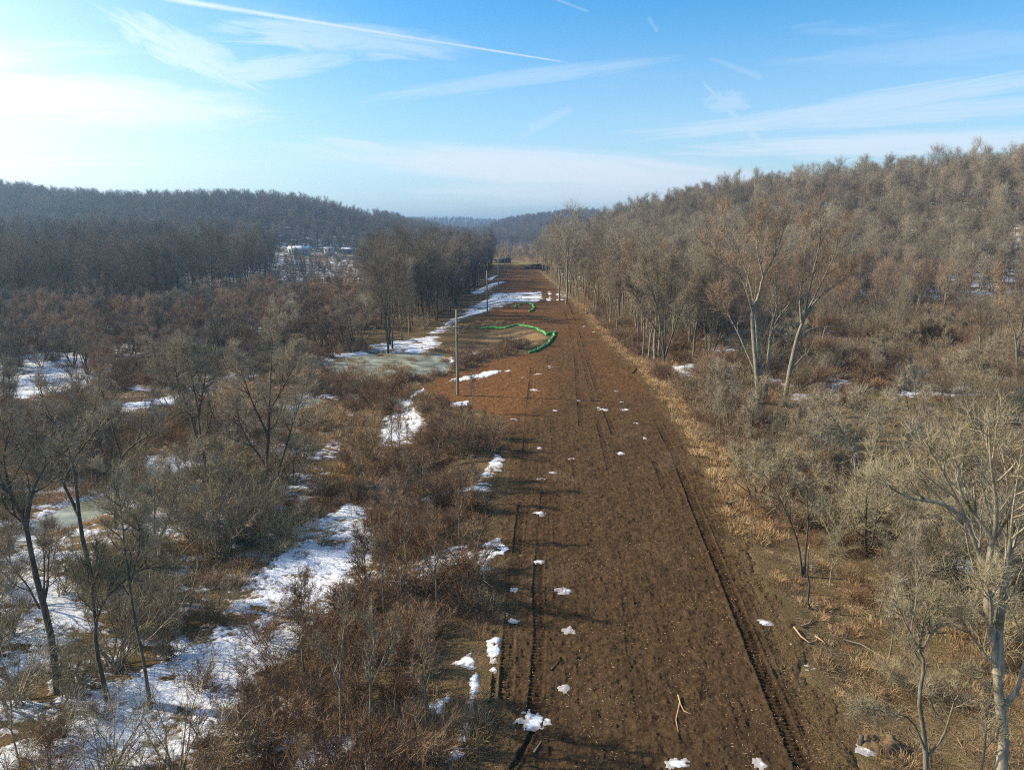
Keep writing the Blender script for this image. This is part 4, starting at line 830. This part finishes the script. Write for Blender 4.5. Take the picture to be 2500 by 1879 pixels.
hero('large pale-barked tree with a thick curved trunk at the lower right corner', (2440, 1915), [
    ([(2440, 1915), (2450, 1808), (2440, 1717), (2431, 1610), (2413, 1500), (2402, 1395), (2352, 1254), (2295, 1141), (2255, 1075)], .25, .42, 5),
    ([(2436, 1640), (2446, 1540), (2470, 1452), (2487, 1339), (2498, 1215), (2490, 1110)], .22, .3, 5), ([(2413, 1500), (2397, 1367), (2402, 1237), (2374, 1113), (2357, 1020)], .16, .3, 4.5),
    ([(2446, 1540), (2436, 1395), (2430, 1310), (2419, 1215), (2408, 1060)], .14, .3, 4.5), ([(2420, 1540), (2380, 1440), (2340, 1370)], .07, .4, 2.5), ([(2447, 1729), (2482, 1678), (2493, 1621), (2540, 1500)], .13, .5, 4),
    ([(2414, 1610), (2385, 1565), (2357, 1525)], .06, .5, 2), ([(2360, 1270), (2300, 1230), (2220, 1215), (2160, 1180)], .09, .2, 3.5), ([(2400, 1300), (2330, 1190), (2320, 1080)], .08, .2, 3.5)],
    bark='pale_bark', twig='twig_pale', seed=14, nl=9, la=(22, 50), nb=5, n3=4, n4=4, l3=(.4, 1.1), l4=(.2, .5), w3=.012, w4=.008, lup=.12, wob=.08, sides=9)
hero('small crooked tree with a long branch bent left, bottom right beside the pale tree', (2266, 1895), [
    ([(2266, 1895), (2256, 1791), (2244, 1706), (2256, 1621), (2239, 1576), (2210, 1520), (2185, 1460)], .12, .45, 2.6), ([(2267, 1842), (2295, 1780), (2306, 1678), (2340, 1605)], .06, .4, 2),
    ([(2256, 1825), (2210, 1740), (2131, 1712), (2058, 1695)], .05, .5, 1.2), ([(2250, 1588), (2284, 1542), (2397, 1469)], .05, .2, 2), ([(2244, 1590), (2250, 1520), (2265, 1440)], .05, .2, 2.4)],
    bark='bark', twig='twig_pale', seed=15, nl=9, nb=4, n3=5, n4=5, l3=(.25, .7), l4=(.12, .3), w3=.011, w4=.008, wob=.13)
hero('thin forked sapling with a crown leaning left at the right edge of the track', (1960, 1408), [
    ([(1959, 1408), (1951, 1339), (1928, 1271), (1888, 1186), (1849, 1141)], .10, .4, 3), ([(1963, 1404), (1965, 1328), (1967, 1260), (1962, 1190), (1980, 1130)], .08, .4, 3), ([(1928, 1271), (1930, 1190), (1915, 1120)], .05, .2, 3)],
    bark='dark_bark', twig='twig_pale', seed=16, nl=9, nb=5, n3=6, n4=6, l3=(.3, .9), l4=(.15, .4), w3=.014, w4=.010, wob=.13)
hero('wide low tangled tree with two dark trunks in the right thicket', (2097, 1245), [
    ([(2097, 1245), (2090, 1170), (2086, 1100), (2092, 1040), (2110, 965)], .15, .35, 4.5), ([(2125, 1225), (2131, 1150), (2150, 1090), (2185, 1030), (2210, 960)], .13, .3, 4.5), ([(2086, 1100), (2050, 1040), (2005, 985)], .09, .2, 4), ([(2135, 1140), (2190, 1100), (2250, 1060)], .08, .2, 3.5)],
    bark='bark', twig='twig_grey', seed=17, nl=10, nb=5, n3=7, n4=7, l3=(.4, 1.1), l4=(.2, .5), w3=.018, w4=.012, lup=.03, wob=.16)
hero('small reddish tree with fine upright twigs standing alone at the right edge of the picture', (2484, 925), [
    ([(2484, 925), (2480, 830), (2466, 780), (2446, 715), (2425, 665)], .16, .3, 5), ([(2485, 870), (2492, 800), (2498, 720), (2510, 660)], .12, .3, 5), ([(2480, 830), (2520, 770), (2550, 700)], .1, .2, 5)], seed=18, twig='twig_red', **dict(BIG, w3=.026, w4=.016))
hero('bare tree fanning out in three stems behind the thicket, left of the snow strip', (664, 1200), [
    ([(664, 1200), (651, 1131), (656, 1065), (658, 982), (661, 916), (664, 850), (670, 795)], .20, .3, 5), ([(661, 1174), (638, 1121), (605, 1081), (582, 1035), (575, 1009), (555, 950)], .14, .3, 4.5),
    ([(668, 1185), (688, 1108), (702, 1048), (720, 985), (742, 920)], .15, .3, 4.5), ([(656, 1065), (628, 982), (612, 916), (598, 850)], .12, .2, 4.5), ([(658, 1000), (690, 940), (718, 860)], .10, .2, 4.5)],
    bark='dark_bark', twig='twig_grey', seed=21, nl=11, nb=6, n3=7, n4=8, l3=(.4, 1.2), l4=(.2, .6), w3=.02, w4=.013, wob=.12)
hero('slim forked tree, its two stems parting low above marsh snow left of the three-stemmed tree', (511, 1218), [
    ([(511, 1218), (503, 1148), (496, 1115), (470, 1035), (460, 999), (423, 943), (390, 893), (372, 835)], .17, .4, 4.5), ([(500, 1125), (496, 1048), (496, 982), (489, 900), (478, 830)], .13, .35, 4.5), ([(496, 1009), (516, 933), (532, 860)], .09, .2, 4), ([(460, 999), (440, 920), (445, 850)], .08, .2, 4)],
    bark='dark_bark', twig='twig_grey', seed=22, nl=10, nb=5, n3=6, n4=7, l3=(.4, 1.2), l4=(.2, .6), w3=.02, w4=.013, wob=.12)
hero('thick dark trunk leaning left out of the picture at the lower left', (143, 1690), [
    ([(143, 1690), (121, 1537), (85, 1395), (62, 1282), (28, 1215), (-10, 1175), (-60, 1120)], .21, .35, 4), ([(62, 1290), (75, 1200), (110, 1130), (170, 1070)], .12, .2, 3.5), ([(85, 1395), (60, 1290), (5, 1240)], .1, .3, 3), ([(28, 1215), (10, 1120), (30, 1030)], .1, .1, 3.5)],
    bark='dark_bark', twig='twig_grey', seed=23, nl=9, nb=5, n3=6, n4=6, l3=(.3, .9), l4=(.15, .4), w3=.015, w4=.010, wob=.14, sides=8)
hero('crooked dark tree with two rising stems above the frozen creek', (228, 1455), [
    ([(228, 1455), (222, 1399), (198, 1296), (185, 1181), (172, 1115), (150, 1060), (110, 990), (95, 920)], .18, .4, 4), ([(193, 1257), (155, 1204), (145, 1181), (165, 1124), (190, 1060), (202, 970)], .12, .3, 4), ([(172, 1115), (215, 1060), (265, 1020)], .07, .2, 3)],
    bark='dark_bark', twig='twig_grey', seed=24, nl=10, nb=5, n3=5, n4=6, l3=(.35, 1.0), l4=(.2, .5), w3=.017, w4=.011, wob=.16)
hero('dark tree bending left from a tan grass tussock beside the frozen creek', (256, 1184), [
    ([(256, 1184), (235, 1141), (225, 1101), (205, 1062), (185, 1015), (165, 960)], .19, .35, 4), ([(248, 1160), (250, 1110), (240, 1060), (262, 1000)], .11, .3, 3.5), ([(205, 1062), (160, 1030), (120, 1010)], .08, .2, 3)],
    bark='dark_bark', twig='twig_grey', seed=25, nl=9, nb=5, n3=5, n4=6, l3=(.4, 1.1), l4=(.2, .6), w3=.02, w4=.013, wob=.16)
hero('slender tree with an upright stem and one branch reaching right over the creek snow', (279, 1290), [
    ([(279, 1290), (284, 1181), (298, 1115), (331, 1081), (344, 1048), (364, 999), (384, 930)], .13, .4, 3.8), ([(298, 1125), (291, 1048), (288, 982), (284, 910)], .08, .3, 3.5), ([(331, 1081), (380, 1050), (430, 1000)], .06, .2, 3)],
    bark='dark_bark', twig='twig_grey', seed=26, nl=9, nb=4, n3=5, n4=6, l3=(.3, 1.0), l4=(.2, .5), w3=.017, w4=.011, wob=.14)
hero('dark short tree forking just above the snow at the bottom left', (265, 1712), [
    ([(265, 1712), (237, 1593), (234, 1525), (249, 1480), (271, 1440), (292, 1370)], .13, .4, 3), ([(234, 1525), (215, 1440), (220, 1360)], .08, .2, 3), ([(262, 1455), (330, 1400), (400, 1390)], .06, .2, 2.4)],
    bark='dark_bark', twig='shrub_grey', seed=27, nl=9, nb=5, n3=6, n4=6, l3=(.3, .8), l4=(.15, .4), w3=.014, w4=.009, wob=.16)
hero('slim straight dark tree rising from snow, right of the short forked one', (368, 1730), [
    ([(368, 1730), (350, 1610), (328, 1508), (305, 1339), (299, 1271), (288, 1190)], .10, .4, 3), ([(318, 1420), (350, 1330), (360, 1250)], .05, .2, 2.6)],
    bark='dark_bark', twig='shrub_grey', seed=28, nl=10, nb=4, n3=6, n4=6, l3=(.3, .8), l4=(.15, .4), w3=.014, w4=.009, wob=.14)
hero('left one of two thin pale saplings in bramble at the bottom left of the track', (832, 1842), [([(832, 1842), (830, 1678), (836, 1565), (848, 1490), (846, 1450)], .055, .35, 1.8), ([(830, 1678), (800, 1600), (770, 1560)], .03, .2, 1.4)],
    bark='bark', twig='shrub_grey', name='sapling', seed=29, nl=9, nb=4, n3=5, n4=4, l3=(.2, .6), l4=(.1, .3), w3=.011, w4=.008, wob=.14)
hero('right one of two thin pale saplings in bramble at the bottom left of the track', (902, 1860), [([(902, 1860), (904, 1684), (914, 1590), (905, 1480)], .05, .35, 1.8), ([(904, 1684), (940, 1600), (960, 1540)], .03, .2, 1.4)],
    bark='bark', twig='shrub_grey', name='sapling', seed=30, nl=9, nb=4, n3=5, n4=4, l3=(.2, .6), l4=(.1, .3), w3=.011, w4=.008, wob=.14)
# broken stem that still stands
bx, by = G(1979, 1488, -.3); z0 = h1(bx, by); g = Geo()
q = [PX(a, b, by) - np.array([bx, by, z0]) for a, b in [(1979, 1488), (1972, 1470), (1976, 1429), (1971, 1400), (1974, 1339)]]
g.tube(q, [.07, .06, .055, .045, .02], 6)
t = thing('broken_sapling', 'leafless broken stem with a splintered pale top at the right edge of the track', 'dead tree', (bx, by, z0)); link('stem', g.mesh('stem', (M['dark_bark'],), True), t)
M['wood'] = simple('split_wood', (0.42, 0.24, 0.12), (0.55, 0.36, 0.2), 8)
g = Geo(); g.tube([q[-1], q[-1] + [.02, 0, .35]], [.03, .006], 4); g.tube([q[-2] + [.04, 0, .1], q[-2] + [.07, 0, .95]], [.035, .006], 4); link('splinter', g.mesh('splinter', (M['wood'],)), t)
# cluster of straight saplings by the edge
for i, (a, b, s) in enumerate([(1737, 1052, 1.05), (1748, 1060, .9), (1758, 1048, 1.1), (1766, 1056, 1.0), (1778, 1050, 1.12), (1786, 1062, .95), (1792, 1046, 1.0), (1728, 1040, .85), (1715, 1030, .9)]):
    x, y = G(a, b, -.3); plant('sapling%d' % (i % 2), x, y, s, 'sapling', 'thin straight sapling in the cluster left of the tall many-stemmed tree', 'tree', 'saplings clustered at the right edge of the track')
x, y = G(2265, 838, 0); plant('thicket0:dark', x, y, 1.6, 'dark_bush', 'largest darkest dense bush among snow patches on the right', 'shrub', pn=('stems', 'twigs')) if False else None
M['twig_dark'] = twigmat('dark_twigs', [(0.07, 0.05, 0.035), (0.09, 0.065, 0.045)])
a_, b_ = build_shrub(77, h=4.6, r=2.6, ns=60, n3=14, n4=9, l3=(.6, 1.5), l4=(.3, .7), w=.03, tilt=(5, 70), arch=-.05, thick=.04)
t = thing('dark_bush', 'largest and darkest dense bush, among snow patches on the right flat', 'shrub', (x, y, h1(x, y))); link('stems', a_.mesh('stems', (M['dark_bark'],)), t); link('twigs', b_.mesh('twigs', (M['twig_dark'],)), t)
x, y = G(972, 712, -1.3); plant('round2:dark', x, y, 1.25, 'x', 'x', 'x') if False else None
plant('round1:twig_brown', x, y, 1.12, 'bare_tree', 'broad round-crowned dark tree standing above the willows right of the houses', 'tree')
plant('round1', 205, 322, 1.45, 'bare_tree', 'broad round-crowned tree standing above the rest on the right hill skyline', 'tree')
for a, b, s, l in [(1382, 742, 1.28, 'tallest slender tree with a bare pale trunk at the right edge beyond the snow patch'), (1366, 735, 1.15, 'slender tall tree just left of the tallest one at the right edge of the track')]:
    x, y = G(a, b, 0); plant('tall1', x, y, s * 1.02, 'bare_tree', l, 'tree')

# ------------------------------------------------------------------ utility poles
M['pole'] = simple('weathered_pole_wood', (0.16, 0.125, 0.09), (0.33, 0.27, 0.20), 5, stretch=(1, 1, .12), bump=.3)
M['metal'] = simple('galvanised_steel', (0.25, 0.26, 0.27), (0.4, 0.41, 0.42), 9, .5)
M['insul'] = simple('brown_porcelain', (0.06, 0.035, 0.025), (0.1, 0.06, 0.04), 9, .25)
def pole_meshes():
    p = Geo(); p.tube([(0, 0, -.5), (0, 0, 3), (0, 0, 7), (.02, 0, 10.6)], [.19, .175, .15, .12], 12)
    arm = Geo(); arm.box((0, -.16, 8.5), (3.4, .11, .14))
    br = Geo(); br.tube([(-1.0, -.2, 8.44), (0, -.17, 7.75)], [.025, .025], 4); br.tube([(1.0, -.2, 8.44), (0, -.17, 7.75)], [.025, .025], 4)
    ins = Geo(); ins.tube([(0, 0, 0), (0, 0, .12), (0, 0, .13), (0, 0, .2), (0, 0, .21), (0, 0, .3)], [.02, .02, .09, .08, .07, .03], 8)
    band = Geo(); band.tube([(0, 0, 8.42), (0, 0, 8.58)], [.165, .165], 12, cap=False)
    return [m.mesh(n, (M[k],), s) for m, n, k, s in ((p, 'post', 'pole', True), (arm, 'crossarm', 'pole', False), (br, 'brace', 'metal', False), (ins, 'insulator', 'insul', True), (band, 'band', 'metal', True))]
pm = pole_meshes()
PL = ['nearest wooden utility pole with a crossarm, beside the frozen pond', 'second wooden utility pole, at the near side of the snow strip', 'third wooden utility pole, beyond the snow strip', 'fourth wooden utility pole, in the brown strip near the wood', 'fifth small distant utility pole, before the far field', 'farthest tiny utility pole, before the far field']
for (a, b), lab in zip([(1118, 965), (1190, 772), (1217, 711), (1232, 672), (1240, 654), (1246, 646)], PL):
    x, y = G(a, b, 0); z = h1(x, y); x, y = G(a, b, z); t = thing('utility_pole', lab, 'utility pole', (x, y, z), rz=rs.uniform(-.06, .06), group='utility poles along the track')
    t.rotation_euler = (rs.normal(0, .008), rs.normal(0, .012), t.rotation_euler[2])
    link('post', pm[0], t); arm = link('crossarm', pm[1], t); link('brace', pm[2], t); link('band', pm[4], t)
    for ix in (-1.55, -.55, 1.55): link('insulator', pm[3], arm, (ix, -.16, 8.57))

# ------------------------------------------------------------------ green filter socks
M['sock'] = simple('green_mesh_fabric', (0.08, 0.22, 0.06), (0.10, 0.50, 0.14), 1.6, .85, bump=.5)
def sock(pts, r, label, seed):
    rng = np.random.default_rng(seed); w_ = [np.array(G(a, b, 0)) for a, b in pts]; P3 = []
    for i in range(len(w_) - 1):
        L = np.linalg.norm(w_[i + 1] - w_[i]); n = max(3, int(L / .3))
        for k in range(n): P3.append(w_[i] + (w_[i + 1] - w_[i]) * k / n)
    P3.append(w_[-1]); P3 = np.array(P3); n = len(P3); ns = np.arange(n); off = np.stack([fbm(ns * .12, ns * 0, 3, seed), fbm(ns * .12, ns * 0 + 5, 3, seed + 3)], 1) * 1.1; P3 = P3 + off
    z = H(P3[:, 0], P3[:, 1]) + r * .8; rad = r * (1 + fbm(ns * .4, ns * 0, 3, seed + 9) * .7) * np.minimum(1, np.minimum(ns + .6, n - ns - .4) / 3 + .25)
    g = Geo(); g.tube(np.column_stack([P3, z]), rad, 8); return link('silt_sock', g.mesh('silt_sock', (M['sock'],), True), label=label, category='silt sock')
sock([(1173, 792), (1205, 794), (1235, 797), (1262, 795), (1290, 799), (1312, 805), (1332, 814), (1337, 819), (1345, 814), (1354, 813), (1351, 824), (1345, 835), (1330, 848), (1305, 858), (1288, 863)], .22, 'bright green silt sock curving round the bare soil slope above the pond', 5)
sock([(1258, 752), (1264, 747), (1272, 743), (1290, 741), (1302, 745), (1304, 752), (1298, 759), (1292, 762)], .24, 'darker green silt sock curled on the far snow strip', 8)

# ------------------------------------------------------------------ houses across the valley
M['siding'] = simple('pale_siding', (0.30, 0.33, 0.37), (0.40, 0.43, 0.47), 2, .7); M['block'] = simple('tan_block_wall', (0.33, 0.28, 0.22), (0.46, 0.40, 0.32), 1.5, .8)
M['roofsnow'] = simple('roof_snow', (0.72, 0.75, 0.8), (0.82, 0.84, 0.88), 2, .7); M['glass'] = simple('dark_window', (0.02, 0.025, 0.03), (0.04, 0.045, 0.05), 4, .15); M['darkwall'] = simple('dark_timber', (0.06, 0.05, 0.045), (0.11, 0.09, 0.075), 3, .8)
def house(px0, px1, yv, zh, depth, wall, roof, label, wins, name='house', gable=1.4, flat=False, doors=0):
    c = PX((px0 + px1) / 2, 600, yv); x = c[0]; wd = (px1 - px0) / FPX * yv; z = h1(x, yv - depth / 2)
    t = thing(name, label, 'house', (x, yv, z), rz=R(6))
    g = Geo(); g.box((0, 0, zh / 2 - .5), (wd, depth, zh + 1)); wl = link('wall', g.mesh('wall', (M[wall],)), t)
    g = Geo()
    if flat: g.box((0, 0, zh + .22), (wd + .8, depth + .8, .4))
    else:
        X_, Y_ = wd / 2 + .4, depth / 2 + .5; v = [(-X_, -Y_, zh - .1), (X_, -Y_, zh - .1), (X_, Y_, zh - .1), (-X_, Y_, zh - .1), (-X_, 0, zh + gable), (X_, 0, zh + gable)]
        v2 = [(a, b, c_ + .25) for a, b, c_ in v]; g.add(v + v2, f4=[(0, 1, 2, 3), (6, 10, 11, 7), (9, 8, 11, 10), (0, 6, 7, 1), (2, 8, 9, 3)], f3=[(0, 4, 6), (4, 10, 6), (3, 9, 4), (4, 9, 10), (1, 7, 5), (5, 7, 11), (2, 5, 8), (5, 11, 8)])
        w2 = Geo(); w2.add([(-wd / 2, -depth / 2, zh - .05), (-wd / 2, depth / 2, zh - .05), (-wd / 2, 0, zh + gable - .15), (wd / 2, -depth / 2, zh - .05), (wd / 2, depth / 2, zh - .05), (wd / 2, 0, zh + gable - .15)], f3=[(0, 2, 1), (3, 4, 5)]); link('gable', w2.mesh('gable', (M[wall],)), t)
    rf = link('roof', g.mesh('roof', (M[roof],)), t)
    if wd > 5: g = Geo(); g.box((wd * .25, 0, zh + gable + .5), (.7, .7, 1.4)); link('chimney', g.mesh('chimney', (M['block'],)), rf)
    fr = Geo(); fr.box((0, 0, 0), (1.3, .08, 1.5)); fm = fr.mesh('frame', (M['siding'],)); gl = Geo(); gl.box((0, -.05, 0), (1.0, .04, 1.2)); gm = gl.mesh('pane', (M['glass'],))
    for wx, wz in wins:
        w_ = link('window', fm, t, (wx * wd / 2, -depth / 2 - .045, wz)); link('pane', gm, w_)
    g = Geo(); g.box((0, 0, 1.05), (1.0, .1, 2.1)); link('door', g.mesh('door', (M['darkwall'],)), t, (wd * doors, -depth / 2 - .055, 0)); return t
house(706, 754, 520, 4.6, 8, 'siding', 'roofsnow', 'long pale blue-grey house with a row of windows at the foot of the left hill', [(-.8, 2.9), (-.55, 2.9), (-.3, 2.9), (.2, 2.9), (.5, 2.9), (.78, 2.9), (-.8, 1.0), (.5, 1.0)], gable=1.6, doors=-.05)
house(792, 814, 535, 6.0, 8, 'block', 'roofsnow', 'tall tan block house with a flat snowy roof at the foot of the left hill', [(-.5, 4.4), (.2, 4.4), (-.5, 1.7)], flat=True, doors=.25)
house(836, 876, 560, 3.4, 8, 'darkwall', 'roofsnow', 'low dark house with a snowy roof, rightmost of the three houses', [(-.6, 1.8), (-.1, 1.8), (.5, 1.8)], gable=1.2, doors=.15)
house(1206, 1246, 445, 2.2, 6, 'darkwall', 'darkwall', 'long low dark shed at the far end of the poles', [(-.5, 1.2), (.4, 1.2)], name='shed', gable=.7, doors=0)

# ------------------------------------------------------------------ debris
def stick(g, p, d, L, r, rng, wob=.25, k=5, n=6):
    q = poly_limb(rng, p, d, L, n, wob * .4, 0); q[:, 2] = np.maximum(p[2] + (q[:, 2] - p[2]) * .3, p[2] - .02); g.tube(q, np.linspace(r, r * .35, n + 1), k); return q
rng = np.random.default_rng(404)
x, y = G(1316, 652, 1.0); g = Geo()
for i in range(260):
    a = rng.uniform(0, 6.28); q = rng.normal(0, 1, 2) * (3.2, 1.6); hh = max(0, 3.0 * (1 - (q[0] / 9) ** 2 - (q[1] / 4.5) ** 2)) * rng.uniform()
    d = np.array([math.cos(a), math.sin(a) * .6, rng.normal(0, .25)]); L = rng.uniform(1.5, 5); g.tube([np.array([q[0], q[1], hh]) - d * L / 2, np.array([q[0], q[1], hh + .1]), np.array([q[0], q[1], hh]) + d * L / 2], [.12, .1, .05], 4)
link('brush_pile', g.mesh('brush_pile', (M['twig_dark'],)), None, (x, y, h1(x, y)), label='big dark pile of cut brush at the far right end of the track', category='brush pile')
def fallen(label, pts, r, mt='wood', name='fallen_branch'):
    x, y = G(*pts[0][0], z=-.2); z = h1(x, y); g = Geo(); rng = np.random.default_rng(int(pts[0][0][0]))
    for ln in pts:
        q = []
        for a, b in ln: X_, Y_ = G(a, b, z); q.append((X_ - x, Y_ - y, h1(X_, Y_) - z + r * 1.2 + rng.uniform(0, .06)))
        n = len(q); g.tube(q, np.linspace(r, r * .4, n), 6)
    return link(name, g.mesh(name, (M[mt],), True), None, (x, y, z), label=label, category='fallen branch')
fallen('pale curved fallen branch lying in the leaf litter beside the broken stem', [[(1938, 1535), (1955, 1556), (1975, 1568), (1992, 1562), (1998, 1545)], [(1990, 1550), (2008, 1560), (2016, 1568)], [(1955, 1530), (1975, 1520), (1985, 1505)]], .05)
fallen('stout cut log lying at the right edge of the track beside brush', [[(1776, 1234), (1800, 1226), (1830, 1222), (1852, 1214)]], .12, 'bark', 'log')
fallen('thin brown log lying under the stout cut log at the track edge', [[(1775, 1226), (1815, 1233), (1845, 1230)]], .08, 'dark_bark', 'log')
fallen('bent dark branch arching over dry grass by the vase-shaped tree', [[(1543, 912), (1552, 902), (1562, 900), (1574, 914)]], .09, 'dark_bark')
fallen('broken reddish branch half sunk in the soil near the bottom centre', [[(1655, 1700), (1662, 1722), (1670, 1738), (1688, 1748)], [(1660, 1715), (1650, 1760), (1656, 1790)]], .035, 'wood')
fallen('short split branch in the soil at the bottom centre', [[(1302, 1842), (1312, 1828), (1322, 1812)]], .05, 'wood')
fallen('long grey fallen branch on the leaf litter right of the curved branch', [[(2060, 1565), (2100, 1572), (2150, 1600), (2180, 1625)]], .04, 'bark')
fallen('dark root-like branch in the soil left of the bottom snow lump', [[(1345, 1640), (1355, 1628), (1365, 1618)]], .05, 'dark_bark')
# hole with an earth mound and stump at the lower right
x, y = G(2112, 1830, -.3); z = h1(x, y); g = Geo(); n = 34
rg, ag = np.meshgrid(np.linspace(0, 1, 12), np.linspace(0, 2 * math.pi, n + 1)); px_ = rg * np.cos(ag) * 1.1; py_ = rg * np.sin(ag) * .6
mz = .26 * np.exp(-((rg - .45) / .28) ** 2) * (1 + fbm(px_ * 6, py_ * 6, 4, 3) * 1.6) - .25 * S((rg - .75) / .25)
idx = np.arange((n + 1) * 12).reshape(n + 1, 12); f = np.stack([idx[:-1, :-1], idx[:-1, 1:], idx[1:, 1:], idx[1:, :-1]], -1).reshape(-1, 4); g.add(np.stack([px_, py_, mz], -1), f4=f)
M['earth'] = simple('turned_earth', (0.10, 0.065, 0.035), (0.24, 0.16, 0.08), 9, .95, bump=.8)
link('earth_mound', g.mesh('earth_mound', (M['earth'],), True), None, (x + .55, y, z + .02), label='small mound of turned tan earth beside a stump at the lower right', category='earth mound')
g = Geo(); g.tube([(0, 0, -.1), (0, 0, .2), (.02, 0, .42)], [.14, .10, .09], 9); link('stump', g.mesh('stump', (M['dark_bark'],)), None, (x - .25, y - .05, z), label='short dark broken stump by the earth mound at the lower right', category='stump')
# wood chips and twigs pressed into the soil
def litter(name, n, region, smin, smax, wmin, wmax, m_, lab, cat, seed, lift=.035, flat=True):
    rng = np.random.default_rng(seed); g = Geo(); yy = 22 * np.exp(rng.uniform(0, 1, n) * math.log(130 / 22)); u = rng.uniform(0, 1, n)
    xx, ok = region(u, yy, rng); xx, yy = xx[ok], yy[ok]; n = len(xx); zz_ = H(xx, yy) + lift
    a = rng.uniform(0, 6.28, n); L = rng.uniform(smin, smax, n) ** 1.0 * .5; w_ = rng.uniform(wmin, wmax, n) * .5; c, s = np.cos(a), np.sin(a); p = rng.normal(0, .18, n)
    d = np.stack([c * L, s * L, p * L], 1); e = np.stack([-s * w_, c * w_, rng.normal(0, .4, n) * w_], 1); c0 = np.stack([xx, yy, zz_], 1); up = np.array([0, 0, 1]) * (w_ * .7)[:, None]
    v = np.stack([c0 - d - e, c0 + d - e, c0 + d + e, c0 - d + e, c0 - d * .9 + up * 2, c0 + d * .9 + up * 2], 1).reshape(-1, 3); b = np.arange(n)[:, None] * 6
    g.add(v, f4=np.concatenate([b + np.array([[0, 1, 5, 4]]), b + np.array([[2, 3, 4, 5]])]), f3=np.concatenate([b + np.array([[0, 4, 3]]), b + np.array([[1, 2, 5]])]))
    return link(name, g.mesh(name, (m_,)), kind='stuff', label=lab, category=cat)
def r_dirt(u, y, rng): x = xl(y) + (xr(y) - xl(y)) * u; return x, (vnoise(x * .5, y * .5, 9) > rng.uniform(0.1, 1, len(u)) * .8)
litter('wood_chips', 10000, r_dirt, .03, .14, .008, .022, simple('wood_chip', (0.30, 0.17, 0.08), (0.56, 0.36, 0.19), .9), 'small tan wood chips scattered over the churned soil', 'wood chips', 1)
def r_right(u, y, rng): x = xr(y) + 1 + u * 14; return x, (y < 60)
litter('fallen_twigs', 24000, r_right, .1, .7, .008, .017, simple('twig_litter', (0.13, 0.085, 0.05), (0.34, 0.25, 0.15), .9), 'dead twigs and sticks lying in the leaf litter right of the track', 'twigs', 2, lift=.02)
def r_left(u, y, rng): x = xl(y) - .5 - u * 13; return x, (y < 90)
litter('fallen_stalks', 7000, r_left, .15, .8, .006, .018, simple('stalk_litter', (0.10, 0.06, 0.035), (0.30, 0.19, 0.10), .9), 'dead stalks lying on the ground left of the track', 'stalks', 3, lift=.03)

# ------------------------------------------------------------------ the air of the valley
m, N, o = mat('valley_haze'); pv = N.n('ShaderNodeVolumePrincipled'); pv.inputs['Color'].default_value = (0.46, 0.70, 1.0, 1); pv.inputs['Density'].default_value = 0.00031; pv.inputs['Anisotropy'].default_value = 0.6
N.l(pv.outputs[0], o.inputs['Volume'])
g = Geo(); g.box((0, 0, 42.5), (9400, 9400, 125)); link('haze', g.mesh('haze', (m,)), kind='stuff', label='thin pale blue winter haze filling the valley', category='haze')
